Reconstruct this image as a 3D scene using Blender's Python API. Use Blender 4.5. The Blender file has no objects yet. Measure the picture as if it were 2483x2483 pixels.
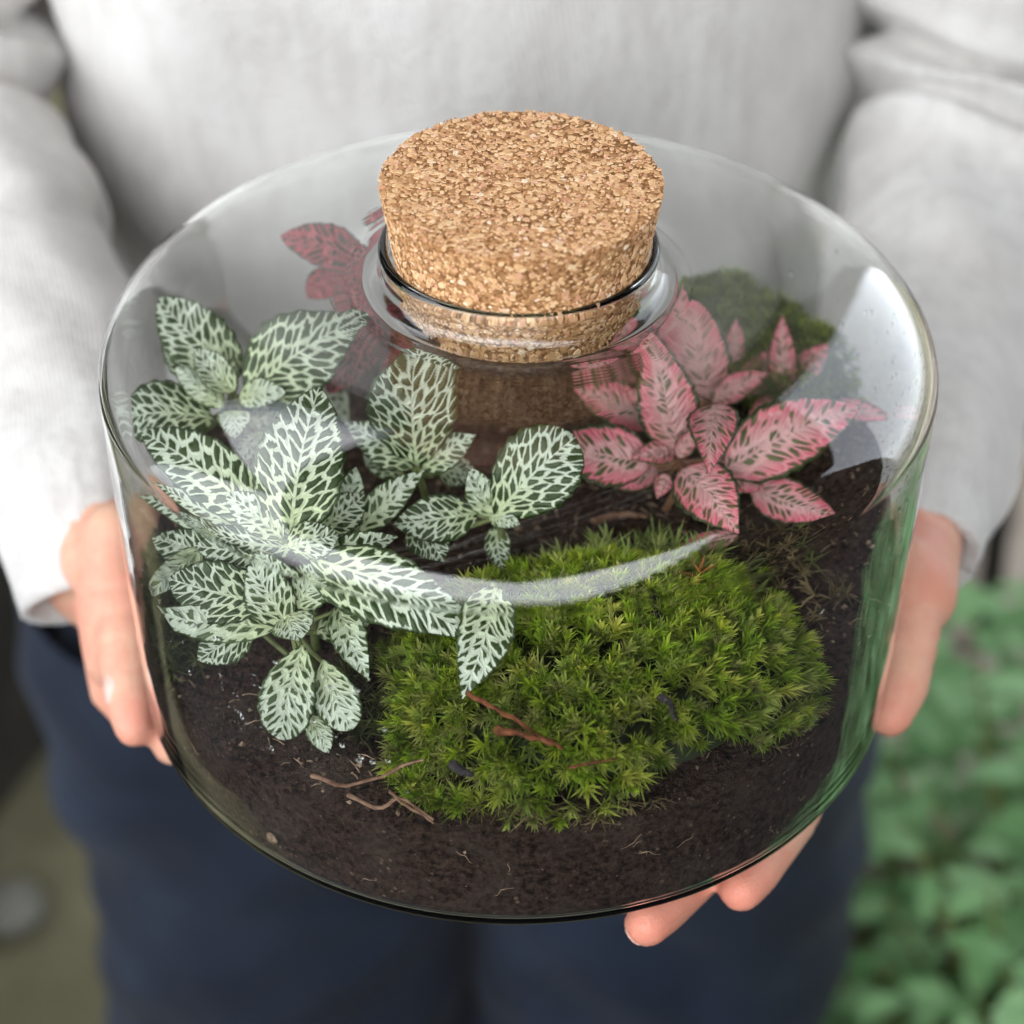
import bpy, bmesh, math, random
import numpy as np
from mathutils import Vector, Matrix, noise as mnoise

random.seed(7)
rng = np.random.default_rng(7)
sc = bpy.context.scene
R_ = math.radians

# ------------------------------------------------------------------ camera, world, sun, exposure
# metres; origin = centre of the jar's base, the ground lies 0.95 m below it
cam_d = bpy.data.cameras.new("camera")
cam = bpy.data.objects.new("camera", cam_d)
sc.collection.objects.link(cam)
sc.camera = cam
CAM_POS = Vector((-0.00137, -0.45918, 0.42810))
_r = Vector((0.99996354, 0.00533653, 0.0066659))
_u = Vector((-0.0085389, 0.62494378, 0.78062306))
_f = Vector((0.0, 0.78065152, -0.62496656))
M = Matrix((( _r.x, _u.x, -_f.x, CAM_POS.x), (_r.y, _u.y, -_f.y, CAM_POS.y), (_r.z, _u.z, -_f.z, CAM_POS.z), (0, 0, 0, 1)))
cam.matrix_world = M
cam_d.sensor_width = 36
cam_d.lens = 66.7
cam_d.clip_start = 0.02
cam_d.clip_end = 200
cam_d.dof.use_dof = True
cam_d.dof.focus_distance = 0.522
cam_d.dof.aperture_fstop = 6.8
cam_d.dof.aperture_blades = 0

SUN_EL, SUN_AZ = R_(68), R_(195)      # azimuth: clockwise from +Y seen from above
world = bpy.data.worlds.new("World")
sc.world = world
world.use_nodes = True
wn, wl = world.node_tree.nodes, world.node_tree.links
wn.clear()
sky = wn.new("ShaderNodeTexSky")
sky.sky_type = 'NISHITA'
sky.sun_disc = False
sky.sun_elevation = SUN_EL
sky.sun_rotation = SUN_AZ
sky.air_density = 1.0
sky.dust_density = 1.5
sky.ozone_density = 1.5
hsv = wn.new("ShaderNodeHueSaturation")
hsv.inputs['Saturation'].default_value = 0.26
bg = wn.new("ShaderNodeBackground")
bg.inputs['Strength'].default_value = 0.15
wo = wn.new("ShaderNodeOutputWorld")
wl.new(sky.outputs[0], hsv.inputs['Color'])
wl.new(hsv.outputs[0], bg.inputs[0])
wl.new(bg.outputs[0], wo.inputs[0])

sun_d = bpy.data.lights.new("sun", 'SUN')
sun_d.energy = 0.8
sun_d.angle = R_(120)
sun_d.color = (1.0, 0.98, 0.95)
sun = bpy.data.objects.new("sun", sun_d)
sc.collection.objects.link(sun)
sdir = Vector((math.sin(SUN_AZ) * math.cos(SUN_EL), math.cos(SUN_AZ) * math.cos(SUN_EL), math.sin(SUN_EL)))
sun.rotation_euler = (-sdir).to_track_quat('-Z', 'Y').to_euler()

sc.view_settings.view_transform = 'Standard'
sc.view_settings.look = 'None'
sc.view_settings.gamma = 1
sc.view_settings.exposure = 2.15
cy = sc.cycles
cy.use_denoising = True
try:
    cy.denoiser = 'OPENIMAGEDENOISE'
    cy.denoising_input_passes = 'RGB_ALBEDO_NORMAL'
    cy.denoising_prefilter = 'ACCURATE'
except Exception:
    pass
cy.max_bounces = 20
cy.diffuse_bounces = 4
cy.glossy_bounces = 8
cy.transmission_bounces = 18
cy.transparent_max_bounces = 12
cy.volume_bounces = 0
cy.sample_clamp_indirect = 8
cy.blur_glossy = 0.3

# ------------------------------------------------------------------ helpers
def link(o):
    sc.collection.objects.link(o)
    return o

def tag(o, label=None, cat=None, group=None, kind=None):
    if label: o['label'] = label
    if cat: o['category'] = cat
    if group: o['group'] = group
    if kind: o['kind'] = kind
    return o

def empty(name, loc=(0, 0, 0)):
    o = bpy.data.objects.new(name, None)
    o.location = loc
    o.empty_display_size = 0.02
    return link(o)

def mesh_obj(name, verts, faces, mats=None, parent=None, smooth=True, mat_idx=None):
    me = bpy.data.meshes.new(name)
    me.from_pydata([tuple(v) for v in verts], [], [tuple(f) for f in faces])
    if mats:
        for m in (mats if isinstance(mats, (list, tuple)) else [mats]):
            me.materials.append(m)
    if smooth:
        me.polygons.foreach_set('use_smooth', [True] * len(me.polygons))
    if mat_idx is not None:
        me.polygons.foreach_set('material_index', list(mat_idx))
    me.update()
    o = link(bpy.data.objects.new(name, me))
    if parent: o.parent = parent
    return o

def lathe(prof, n=128, closed=True):
    """prof: list of (r, z); closed loop of the profile if closed."""
    V, F = [], []
    m = len(prof)
    for i in range(n):
        a = 2 * math.pi * i / n
        c, s = math.cos(a), math.sin(a)
        for r, z in prof:
            V.append((r * c, r * s, z))
    k = m if closed else m - 1
    for i in range(n):
        j = (i + 1) % n
        for q in range(k):
            p = (q + 1) % m
            F.append((i * m + q, j * m + q, j * m + p, i * m + p))
    return V, F

def tube(pts, rad, seg=10, caps=True):
    """rounded, tapered tube along points"""
    P = [Vector(p) for p in pts]
    n = len(P)
    V, F = [], []
    rings = []
    T = []
    for i in range(n):
        t = (P[min(i + 1, n - 1)] - P[max(i - 1, 0)])
        T.append(t.normalized())
    up = Vector((0, 0, 1)) if abs(T[0].z) < 0.9 else Vector((1, 0, 0))
    x = T[0].cross(up).normalized()
    frames = []
    for i in range(n):
        x = (x - T[i] * x.dot(T[i])).normalized()
        frames.append((x.copy(), T[i].cross(x)))
    def ring(c, fr, r):
        st = len(V)
        for k in range(seg):
            a = 2 * math.pi * k / seg
            V.append(tuple(c + fr[0] * (r * math.cos(a)) + fr[1] * (r * math.sin(a))))
        rings.append(st)
    if caps:
        for q in (85, 60, 35, 15):
            ring(P[0] - T[0] * rad[0] * math.sin(R_(q)), frames[0], rad[0] * math.cos(R_(q)))
    for i in range(n):
        ring(P[i], frames[i], rad[i])
    if caps:
        for q in (15, 35, 60, 85):
            ring(P[-1] + T[-1] * rad[-1] * math.sin(R_(q)), frames[-1], rad[-1] * math.cos(R_(q)))
    for a, b in zip(rings[:-1], rings[1:]):
        for k in range(seg):
            l = (k + 1) % seg
            F.append((a + k, a + l, b + l, b + k))
    F.append(tuple(rings[0] + k for k in range(seg))[::-1])
    F.append(tuple(rings[-1] + k for k in range(seg)))
    return V, F

def merge(parts):
    V, F = [], []
    for v, f in parts:
        o = len(V)
        V.extend(v)
        F.extend(tuple(i + o for i in q) for q in f)
    return V, F

def spline(pts, n):
    """Catmull-Rom through points"""
    P = [Vector(p) for p in pts]
    P = [P[0] * 2 - P[1]] + P + [P[-1] * 2 - P[-2]]
    out = []
    m = len(P) - 3
    for i in range(n):
        t = i / (n - 1) * m
        k = min(int(t), m - 1)
        t -= k
        a, b, c, d = P[k:k + 4]
        out.append(0.5 * ((2 * b) + (c - a) * t + (2 * a - 5 * b + 4 * c - d) * t * t + (3 * b - a - 3 * c + d) * t ** 3))
    return out

# ------------------------------------------------------------------ material helpers
class NT:
    def __init__(self, name):
        self.mat = bpy.data.materials.new(name)
        self.mat.use_nodes = True
        self.n = self.mat.node_tree.nodes
        self.l = self.mat.node_tree.links
        self.n.clear()
        self.out = self.n.new("ShaderNodeOutputMaterial")
    def node(self, t, **kw):
        x = self.n.new(t)
        for k, v in kw.items(): setattr(x, k, v)
        return x
    def set(self, sock, v):
        if hasattr(v, 'is_linked') or isinstance(v, bpy.types.NodeSocket):
            self.l.new(v, sock)
        else:
            if isinstance(v, tuple) and len(v) == 3 and sock.type == 'RGBA': v = (*v, 1)
            sock.default_value = v
    def math(self, op, a, b=0.0, clamp=False):
        x = self.node("ShaderNodeMath", operation=op, use_clamp=clamp)
        self.set(x.inputs[0], a); self.set(x.inputs[1], b)
        return x.outputs[0]
    def mix(self, fac, a, b, blend='MIX'):
        x = self.node("ShaderNodeMix", data_type='RGBA', blend_type=blend)
        self.set(x.inputs[0], fac); self.set(x.inputs[6], a); self.set(x.inputs[7], b)
        return x.outputs[2]
    def ss(self, v, a, b, lo=0.0, hi=1.0):
        x = self.node("ShaderNodeMapRange", interpolation_type='SMOOTHSTEP')
        self.set(x.inputs[0], v); self.set(x.inputs[1], a); self.set(x.inputs[2], b); self.set(x.inputs[3], lo); self.set(x.inputs[4], hi)
        return x.outputs[0]
    def noise(self, vec, scale, detail=3, rough=.55, out=0, dist=0.0):
        x = self.node("ShaderNodeTexNoise")
        if vec is not None: self.set(x.inputs['Vector'], vec)
        x.inputs['Scale'].default_value = scale; x.inputs['Detail'].default_value = detail; x.inputs['Roughness'].default_value = rough
        x.inputs['Distortion'].default_value = dist
        return x.outputs[out]
    def voro(self, vec, scale, feature='F1', rand=1.0, dims='3D'):
        x = self.node("ShaderNodeTexVoronoi", feature=feature, voronoi_dimensions=dims)
        if vec is not None: self.set(x.inputs['Vector'], vec)
        x.inputs['Scale'].default_value = scale; x.inputs['Randomness'].default_value = rand
        return x
    def ramp(self, fac, stops):
        x = self.node("ShaderNodeValToRGB")
        e = x.color_ramp.elements
        while len(e) < len(stops): e.new(0.5)
        for q, (p, c) in zip(e, stops):
            q.position = p; q.color = (*c, 1)
        self.set(x.inputs[0], fac)
        return x.outputs[0]
    def coord(self, which='Object'):
        return self.node("ShaderNodeTexCoord").outputs[which]
    def attr(self, name, out='Fac', typ='GEOMETRY'):
        return self.node("ShaderNodeAttribute", attribute_name=name, attribute_type=typ).outputs[out]
    def bump(self, h, strength=0.3, dist=0.001):
        x = self.node("ShaderNodeBump")
        x.inputs['Strength'].default_value = strength; x.inputs['Distance'].default_value = dist
        self.set(x.inputs['Height'], h)
        return x.outputs[0]
    def bsdf(self, color, rough=0.6, normal=None, spec=0.4, **kw):
        p = self.node("ShaderNodeBsdfPrincipled")
        self.set(p.inputs['Base Color'], color)
        self.set(p.inputs['Roughness'], rough)
        p.inputs['Specular IOR Level'].default_value = spec
        if normal is not None: self.set(p.inputs['Normal'], normal)
        for k, v in kw.items(): self.set(p.inputs[k.replace('_', ' ')], v)
        return p
    def done(self, shader):
        self.l.new(shader.outputs[0] if hasattr(shader, 'outputs') else shader, self.out.inputs[0])
        return self.mat

def leaf_material(kind):
    t = NT(kind + "_veined_leaf")
    uv = t.node("ShaderNodeUVMap", uv_map="leafuv").outputs[0]
    sep = t.node("ShaderNodeSeparateXYZ"); t.set(sep.inputs[0], uv)
    along, lat = sep.outputs[0], t.math('ABSOLUTE', sep.outputs[1])
    vein = t.attr("vein", 'Vector')
    mid = t.attr("mid"); pale = t.attr("pale")
    wob = t.node("ShaderNodeVectorMath", operation='MULTIPLY_ADD')
    t.set(wob.inputs[0], t.noise(vein, 1.7, 2, out=1)); wob.inputs[1].default_value = (.55, .55, 0); t.set(wob.inputs[2], vein)
    vec = wob.outputs[0]
    vd = t.voro(vec, 1.0, 'DISTANCE_TO_EDGE', .88, '2D').outputs['Distance']
    vc = t.voro(vec, 1.0, 'F1', .88, '2D').outputs['Color']
    rnd = t.node("ShaderNodeSeparateColor"); t.set(rnd.inputs[0], vc)
    fine = t.noise(vein, 9.0, 3)
    n1 = t.noise(t.coord(), 260, 3)
    edge_n = t.math('MULTIPLY', t.math('SUBTRACT', t.noise(vein, 2.6, 2), .5), .22)
    margin = t.ss(t.math('ADD', lat, edge_n), .86, .97)
    mrib = t.ss(mid, .00075, .0003)
    if kind == 'white':
        w = t.math('ADD', t.math('SUBTRACT', .165, t.math('MULTIPLY', lat, .085)), t.math('MULTIPLY', pale, .28))
        w = t.math('ADD', w, t.math('MULTIPLY', t.math('SUBTRACT', fine, .5), .10))
        net = t.ss(vd, t.math('ADD', w, .05), t.math('SUBTRACT', w, .03))
        mask = t.math('MULTIPLY', t.math('MAXIMUM', net, mrib), t.math('SUBTRACT', 1.0, margin))
        green = t.mix(n1, (.026, .055, .012), (.062, .108, .022))
        green = t.mix(t.math('MULTIPLY', pale, .7, True), green, (.17, .24, .07))
        white = t.mix(t.ss(along, .0, .75), (.74, .84, .46), (.80, .88, .70))
        white = t.mix(t.math('MULTIPLY', n1, .35), white, (.62, .74, .54))
        col = t.mix(mask, green, white)
    elif kind == 'pink':
        spot = t.math('MULTIPLY', t.ss(vd, .17, .25), t.ss(rnd.outputs[0], .36, .48))
        spot = t.math('MULTIPLY', spot, t.math('SUBTRACT', 1.0, t.math('MULTIPLY', pale, .7, True)))
        spot = t.math('MULTIPLY', spot, t.math('SUBTRACT', 1.0, mrib))
        pinkv = t.mix(t.ss(t.math('ADD', lat, t.math('MULTIPLY', along, .5)), .25, 1.15), (.92, .58, .54), (.95, .14, .235))
        pinkv = t.mix(t.math('MULTIPLY', pale, .55, True), pinkv, (.92, .58, .51))
        pinkv = t.mix(t.math('MULTIPLY', fine, .45), pinkv, (.80, .24, .25))
        pinkv = t.mix(t.math('MULTIPLY', t.ss(vd, .10, .02), .40), pinkv, (.95, .70, .63))
        green = t.mix(n1, (.055, .09, .018), (.14, .19, .045))
        col = t.mix(spot, pinkv, green)
        m2 = t.ss(t.math('ADD', lat, edge_n), .82, .92)
        col = t.mix(m2, col, t.mix(n1, (.035, .065, .018), (.08, .12, .03)))
    else:
        w = t.math('ADD', .14, t.math('MULTIPLY', pale, .5))
        net = t.ss(vd, t.math('ADD', w, .07), t.math('SUBTRACT', w, .04))
        mask = t.math('MULTIPLY', t.math('MAXIMUM', net, mrib), t.math('SUBTRACT', 1.0, margin))
        green = t.mix(n1, (.050, .040, .018), (.115, .060, .035))
        col = t.mix(mask, green, t.mix(n1, (.58, .075, .11), (.72, .16, .18)))
    h = t.math('ADD', t.math('MULTIPLY', t.math('MINIMUM', vd, .35), 1.6), t.math('MULTIPLY', n1, .25))
    nrm = t.bump(h, .8, .0008)
    p = t.bsdf(col, .42, nrm, .45)
    tr = t.node("ShaderNodeBsdfTranslucent")
    t.set(tr.inputs[0], t.mix(.35, col, (.30, .42, .08) if kind == 'white' else (.50, .16, .10)))
    t.set(tr.inputs['Normal'], nrm)
    mx = t.node("ShaderNodeMixShader"); mx.inputs[0].default_value = .22
    t.l.new(p.outputs[0], mx.inputs[1]); t.l.new(tr.outputs[0], mx.inputs[2])
    return t.done(mx)

MAT = {k: leaf_material(k) for k in ('white', 'pink', 'red')}

def simple(name, c1, c2, scale, rough=.7, bump=.3, dist=.001, detail=4, spec=.35, **kw):
    t = NT(name)
    c = t.coord()
    n = t.noise(c, scale, detail)
    return t.done(t.bsdf(t.mix(t.ss(n, .3, .7), c1, c2), rough, t.bump(n, bump, dist), spec, **kw))

MAT['stem'] = simple('nerve_plant_stem', (.16, .20, .06), (.26, .30, .12), 300, .5, .2, .0003)
MAT['stem_red'] = simple('nerve_plant_stem_red', (.24, .10, .06), (.34, .20, .10), 300, .5, .2, .0003)

def soil_material():
    t = NT('soil')
    c = t.coord()
    a = t.noise(c, 480, 5, .72)
    b = t.noise(c, 60, 3)
    col = t.mix(t.ss(a, .30, .72), (.005, .003, .0025), (.095, .056, .040))
    col = t.mix(t.ss(b, .40, .75), col, t.mix(a, (.040, .027, .021), (.105, .074, .056)))
    sp = t.voro(c, 420, 'F1')
    m = t.math('MULTIPLY', t.ss(sp.outputs['Distance'], .34, .18), t.ss(t.noise(c, 160, 2), .55, .66))
    col = t.mix(t.math('MULTIPLY', m, .7), col, (.24, .16, .11))
    h = t.math('ADD', a, t.math('MULTIPLY', t.noise(c, 260, 3), 1.5))
    return t.done(t.bsdf(col, .92, t.bump(h, 1.0, .0022), .15))
MAT['soil'] = soil_material()
MAT['crumb'] = simple('soil_crumb', (.014, .009, .007), (.095, .060, .043), 900, .95, .5, .0005, spec=.1)
MAT['fleck'] = simple('pale_fibre', (.20, .13, .09), (.42, .30, .20), 500, .9, .4, .0004, spec=.1)
MAT['twig'] = simple('dry_twig', (.15, .075, .045), (.33, .20, .13), 420, .85, .6, .0004, spec=.2)
MAT['twig_red'] = simple('rust_brown_bark', (.075, .026, .012), (.24, .085, .035), 380, .8, .6, .0004, spec=.2)
MAT['bark_dark'] = simple('dark_bark', (.022, .018, .020), (.060, .050, .052), 300, .8, .6, .0005, spec=.25)

def moss_material():
    t = NT('moss')
    v = t.attr('shade', 'Color')
    p = t.bsdf(v, .55, None, .30)
    tr = t.node("ShaderNodeBsdfTranslucent"); t.set(tr.inputs[0], v)
    mx = t.node("ShaderNodeMixShader"); mx.inputs[0].default_value = .35
    t.l.new(p.outputs[0], mx.inputs[1]); t.l.new(tr.outputs[0], mx.inputs[2])
    return t.done(mx)
MAT['moss'] = moss_material()

def glass_material():
    t = NT('clear_glass')
    c = t.coord()
    mp = t.node("ShaderNodeMapping"); t.set(mp.inputs[0], c); mp.inputs['Scale'].default_value = (14, 14, 30)
    n = t.noise(mp.outputs[0], 1.0, 2)
    p = t.node("ShaderNodeBsdfPrincipled")
    p.inputs['Base Color'].default_value = (1, 1, 1, 1)
    p.inputs['Roughness'].default_value = 0.0
    p.inputs['IOR'].default_value = 1.5
    p.inputs['Transmission Weight'].default_value = 1.0
    t.set(p.inputs['Normal'], t.bump(n, .06, .002))
    va = t.node("ShaderNodeVolumeAbsorption")
    va.inputs['Color'].default_value = (.66, .92, .78, 1)
    va.inputs['Density'].default_value = 17.0
    t.l.new(p.outputs[0], t.out.inputs[0])
    t.l.new(va.outputs[0], t.out.inputs[1])
    return t.mat
MAT['glass'] = glass_material()

def water_material():
    t = NT('water')
    p = t.node("ShaderNodeBsdfPrincipled")
    p.inputs['Base Color'].default_value = (1, 1, 1, 1)
    p.inputs['Roughness'].default_value = 0.0
    p.inputs['IOR'].default_value = 1.33
    p.inputs['Transmission Weight'].default_value = 1.0
    return t.done(p)
MAT['water'] = water_material()

def cork_materials():
    t = NT('cork_granule')
    rv = t.attr('shade')
    c = t.coord()
    n = t.noise(c, 900, 3)
    col = t.ramp(rv, [(0, (.40, .20, .085)), (.2, (.60, .34, .155)), (.5, (.78, .49, .25)), (.75, (.90, .64, .37)), (.88, (.62, .30, .17)), (.94, (.76, .43, .27)), (1, (.95, .80, .58))])
    col = t.mix(t.math('MULTIPLY', n, .35), col, (.40, .22, .11))
    g = t.done(t.bsdf(col, .85, t.bump(n, .5, .0003), .2))
    t = NT('cork_granule_single')
    oi = t.node("ShaderNodeObjectInfo")
    c = t.coord()
    n = t.noise(c, 900, 3)
    col = t.ramp(oi.outputs['Random'], [(0, (.52, .28, .13)), (.25, (.68, .35, .20)), (.5, (.82, .53, .28)), (.75, (.92, .68, .41)), (.9, (.66, .34, .21)), (1, (.95, .80, .57))])
    col = t.mix(t.math('MULTIPLY', n, .35), col, (.40, .22, .11))
    s = t.done(t.bsdf(col, .85, t.bump(n, .5, .0003), .2))
    t = NT('cork_binder')
    c = t.coord()
    n = t.noise(c, 700, 4)
    b = t.done(t.bsdf(t.mix(t.ss(n, .35, .7), (.20, .088, .032), (.56, .30, .135)), .9, t.bump(n, .8, .0006), .15))
    return g, s, b
MAT['granule'], MAT['granule1'], MAT['binder'] = cork_materials()

def knit_material():
    t = NT('grey_knit')
    c = t.coord()
    mp = t.node("ShaderNodeMapping"); t.set(mp.inputs[0], t.node("ShaderNodeUVMap", uv_map="knit").outputs[0])
    s = t.node("ShaderNodeSeparateXYZ"); t.set(s.inputs[0], mp.outputs[0])
    rib = t.math('SINE', t.math('MULTIPLY', s.outputs[0], 2 * math.pi * 520))
    row = t.math('SINE', t.math('MULTIPLY', s.outputs[1], 2 * math.pi * 400))
    big = t.noise(c, 16, 3)
    fz = t.noise(c, 500, 3)
    col = t.mix(t.ss(big, .3, .7), (.60, .58, .545), (.68, .665, .635))
    col = t.mix(t.math('MULTIPLY', t.ss(fz, .35, .65), .18), col, (.50, .48, .46))
    mp2 = t.node('ShaderNodeMapping'); t.set(mp2.inputs[0], c); mp2.inputs['Scale'].default_value = (1, 1, .22)
    mel = t.noise(mp2.outputs[0], 110, 4)
    col = t.mix(t.math('MULTIPLY', t.ss(mel, .42, .66), .45), col, (.50, .475, .45))
    h = t.math('ADD', t.math('MULTIPLY', rib, .18), t.math('ADD', t.math('MULTIPLY', row, .0), t.math('MULTIPLY', t.noise(c, 220, 4), 2.2)))
    return t.done(t.bsdf(col, .92, t.bump(h, .5, .0009), .12, Sheen_Weight=.25, Sheen_Roughness=.5))
MAT['knit'] = knit_material()

def denim_material():
    t = NT('navy_denim')
    c = t.coord()
    w = t.noise(c, 900, 2)
    big = t.noise(c, 12, 4)
    col = t.mix(t.ss(big, .35, .75), (.008, .012, .023), (.018, .028, .050))
    col = t.mix(t.math('MULTIPLY', w, .3), col, (.030, .044, .072))
    return t.done(t.bsdf(col, .85, t.bump(w, .4, .0006), .2, Sheen_Weight=.05))
MAT['denim'] = denim_material()

def skin_material():
    t = NT('skin')
    c = t.coord()
    n = t.noise(c, 55, 3)
    f = t.noise(c, 900, 2)
    col = t.mix(t.ss(n, .35, .68), (.72, .44, .30), (.66, .32, .225))
    bl = t.noise(c, 140, 4)
    col = t.mix(t.math('MULTIPLY', t.ss(bl, .48, .72), .5), col, (.72, .30, .22))
    red = t.attr('redness')
    col = t.mix(red, col, (.74, .26, .18))
    p = t.bsdf(col, .48, t.bump(t.math('ADD', f, t.math('MULTIPLY', t.voro(c, 900, 'DISTANCE_TO_EDGE').outputs['Distance'], .6)), .5, .0006), .35)
    p.inputs['Subsurface Weight'].default_value = .18
    p.inputs['Subsurface Radius'].default_value = (1.0, .35, .2)
    p.inputs['Subsurface Scale'].default_value = .004
    return t.done(p)
MAT['skin'] = skin_material()
MAT['nail'] = simple('fingernail', (.70, .43, .35), (.76, .50, .42), 200, .28, .05, .0003, spec=.5)

# ------------------------------------------------------------------ ground and setting
GZ = -0.95
def ground_mat():
    t = NT('ground')
    c = t.coord()
    a = t.noise(c, 5, 5)
    b = t.noise(c, 70, 4)
    col = t.mix(t.ss(a, .35, .65), (.11, .105, .062), (.18, .17, .105))
    col = t.mix(t.math('MULTIPLY', b, .5), col, (.05, .048, .032))
    return t.done(t.bsdf(col, .95, t.bump(b, .6, .01), .1))
MAT['ground'] = ground_mat()
n = 48
gv, gf = [], []
for i in range(n + 1):
    for j in range(n + 1):
        x = (i / n - .5) * 2; y = (j / n - .5) * 2
        x = math.copysign(abs(x) ** 2.5, x) * 60; y = math.copysign(abs(y) ** 2.5, y) * 60
        gv.append((x, y, GZ + .012 * mnoise.noise(Vector((x * 3, y * 3, 0)))- .012))
for i in range(n):
    for j in range(n):
        a = i * (n + 1) + j
        gf.append((a, a + n + 1, a + n + 2, a + 1))
ground = mesh_obj('ground', gv, gf, MAT['ground'])
tag(ground, 'olive brown bare earth behind the person', 'ground', kind='structure')

# taupe paving on the right, slab by slab
MAT['slab'] = simple('taupe_stone', (.235, .20, .165), (.34, .30, .25), 18, .9, .35, .004, spec=.15)
pav = empty('paving', (0, 0, GZ))
tag(pav, 'taupe stone paving beyond the right hand', 'paving', kind='structure')
def slab_mesh(w, d, h, seed):
    bm = bmesh.new()
    bmesh.ops.create_cube(bm, size=1, matrix=Matrix.Diagonal((w, d, h, 1)))
    bmesh.ops.bevel(bm, geom=bm.edges[:], offset=.006, segments=2, affect='EDGES')
    me = bpy.data.meshes.new('slab'); bm.to_mesh(me); bm.free()
    me.materials.append(MAT['slab'])
    return me
sm = slab_mesh(.392, .392, .05, 0)
for ix in range(5):
    for iy in range(6):
        o = link(bpy.data.objects.new('slab', sm))
        o.parent = pav
        o.location = (.53 + .4 * ix, .80 + .4 * iy, .008 + random.uniform(-.002, .002))
        o.rotation_euler = (0, 0, random.uniform(-.006, .006))

MAT['post'] = simple('black_metal', (.012, .012, .012), (.022, .021, .020), 40, .5, .1, .001)
pv, pf = tube([(0.497, 1.014, GZ), (0.480, 1.034, -0.627), (0.476, 1.039, -0.547)], [.013, .013, .013], 14, caps=False)
post = mesh_obj('garden_post', pv, pf, MAT['post'])
tag(post, 'thin black metal post standing on the taupe paving', 'post')
MAT['edging'] = simple('dark_sleeper_wood', (.016, .014, .011), (.035, .030, .022), 22, .9, .4, .003)
bm = bmesh.new()
bmesh.ops.create_cube(bm, size=1, matrix=Matrix.Translation((-.53, .82, GZ + .20)) @ Matrix.Rotation(R_(70), 4, 'Z') @ Matrix.Diagonal((.9, .07, .44, 1)))
bmesh.ops.bevel(bm, geom=bm.edges[:], offset=.008, segments=2, affect='EDGES')
me = bpy.data.meshes.new('timber_edging'); bm.to_mesh(me); bm.free(); me.materials.append(MAT['edging'])
edging = link(bpy.data.objects.new('timber_edging', me))
tag(edging, 'dark timber board on edge beside the blue trouser leg', 'board')
MAT['stone'] = simple('pale_stone', (.11, .11, .092), (.15, .15, .128), 30, .85, .3, .002)
bm = bmesh.new()
bmesh.ops.create_icosphere(bm, subdivisions=3, radius=.030)
for v in bm.verts:
    v.co *= 1 + .15 * mnoise.noise(v.co * 30)
    v.co.z *= .6
me = bpy.data.meshes.new('stone'); bm.to_mesh(me); bm.free(); me.materials.append(MAT['stone'])
me.polygons.foreach_set('use_smooth', [True] * len(me.polygons))
st = link(bpy.data.objects.new('stone', me)); st.location = (-.455, .665, GZ + .01)
tag(st, 'pale grey stone lying on the olive ground', 'stone')

# dark floor added out of view to darken reflections in the front glass
MAT['dark_floor'] = simple('blocker_floor', (.014, .014, .015), (.026, .025, .026), 12, .75, .3, .003, spec=.2)
dark_floor = empty('floor_blocker', (0, 0, GZ))
tag(dark_floor, 'added dark floor on the near side of the person, darkening reflections in the front glass', 'paving', kind='structure')
sm2 = slab_mesh(.594, .594, .04, 1); sm2.materials[0] = MAT['dark_floor']
for ix in range(13):
    for iy in range(6):
        if iy == 5 and 6 <= ix <= 7: continue
        o = link(bpy.data.objects.new('slab', sm2)); o.parent = dark_floor
        o.location = (-4.3 + .6 * ix, -2.75 + .6 * iy, .006 + random.uniform(-.002, .002))

# unseen overhead and side boards, added to shape sky reflections in the glass shoulder
MAT['blocker_board'] = simple('blocker_wood', (.045, .038, .032), (.075, .064, .054), 9, .85, .3, .003)  # boards of the added blockers, dark to keep their reflection low
blocker_top = empty('sky_blocker', (0, 0, 1.62))
blocker_top.rotation_euler = (0, 0, R_(-35))          # local -X points to the open side (front left)
tag(blocker_top, 'unseen boards overhead, added to block high sky and bound its reflection in the glass shoulder', 'sky_blocker')
def board(name, size, loc, parent, mat):
    bm = bmesh.new()
    bmesh.ops.create_cube(bm, size=1, matrix=Matrix.Diagonal((*size, 1)))
    bmesh.ops.bevel(bm, geom=bm.edges[:], offset=.004, segments=1, affect='EDGES')
    me = bpy.data.meshes.new(name); bm.to_mesh(me); bm.free(); me.materials.append(mat)
    o = link(bpy.data.objects.new(name, me)); o.parent = parent; o.location = loc
    return o
BLOCKER_X0, BLOCKER_X1 = -.86, 1.12
nb = 14
bw = (BLOCKER_X1 - BLOCKER_X0) / nb
for k in range(nb): board('board', (bw - .004, 3.0, .03), (BLOCKER_X0 + bw * (k + .5), 0, .015 + .002 * (k % 2)), blocker_top, MAT['blocker_board'])
board('blocker_edge', (.03, 3.02, .14), (BLOCKER_X0 - .018, 0, .02), blocker_top, MAT['blocker_board'])
side_block = empty('side_blocker', (1.35, -.85, GZ))  # unseen boards, added to keep the right shoulder reflection dark
side_block.rotation_euler = (0, 0, R_(-33))
tag(side_block, 'unseen dark boards at the side, added to darken the right of the glass shoulder', 'wall')
for k in range(20): board('board', (.05, 3.4 - .17 * max(0, k - 6), .168), (.004 * (k % 2), .085 * max(0, k - 6), .09 + .172 * k), side_block, MAT['edging'])

low_blocker = empty('low_blocker', (-.65, -1.30, GZ))  # low boards out of view, added to cut reflections in the front glass
tag(low_blocker, 'unseen low dark boards across from the person, added to darken the front glass reflection', 'low_blocker')
for k in range(34): board('board', (.158, .022, 1.11), (-3.76 + .16 * k, 0, .555), low_blocker, MAT['edging'])
for k in range(3): board('post', (.09, .09, 1.16), (-1.45 + 1.45 * k, -.06, .58), low_blocker, MAT['edging'])

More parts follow.
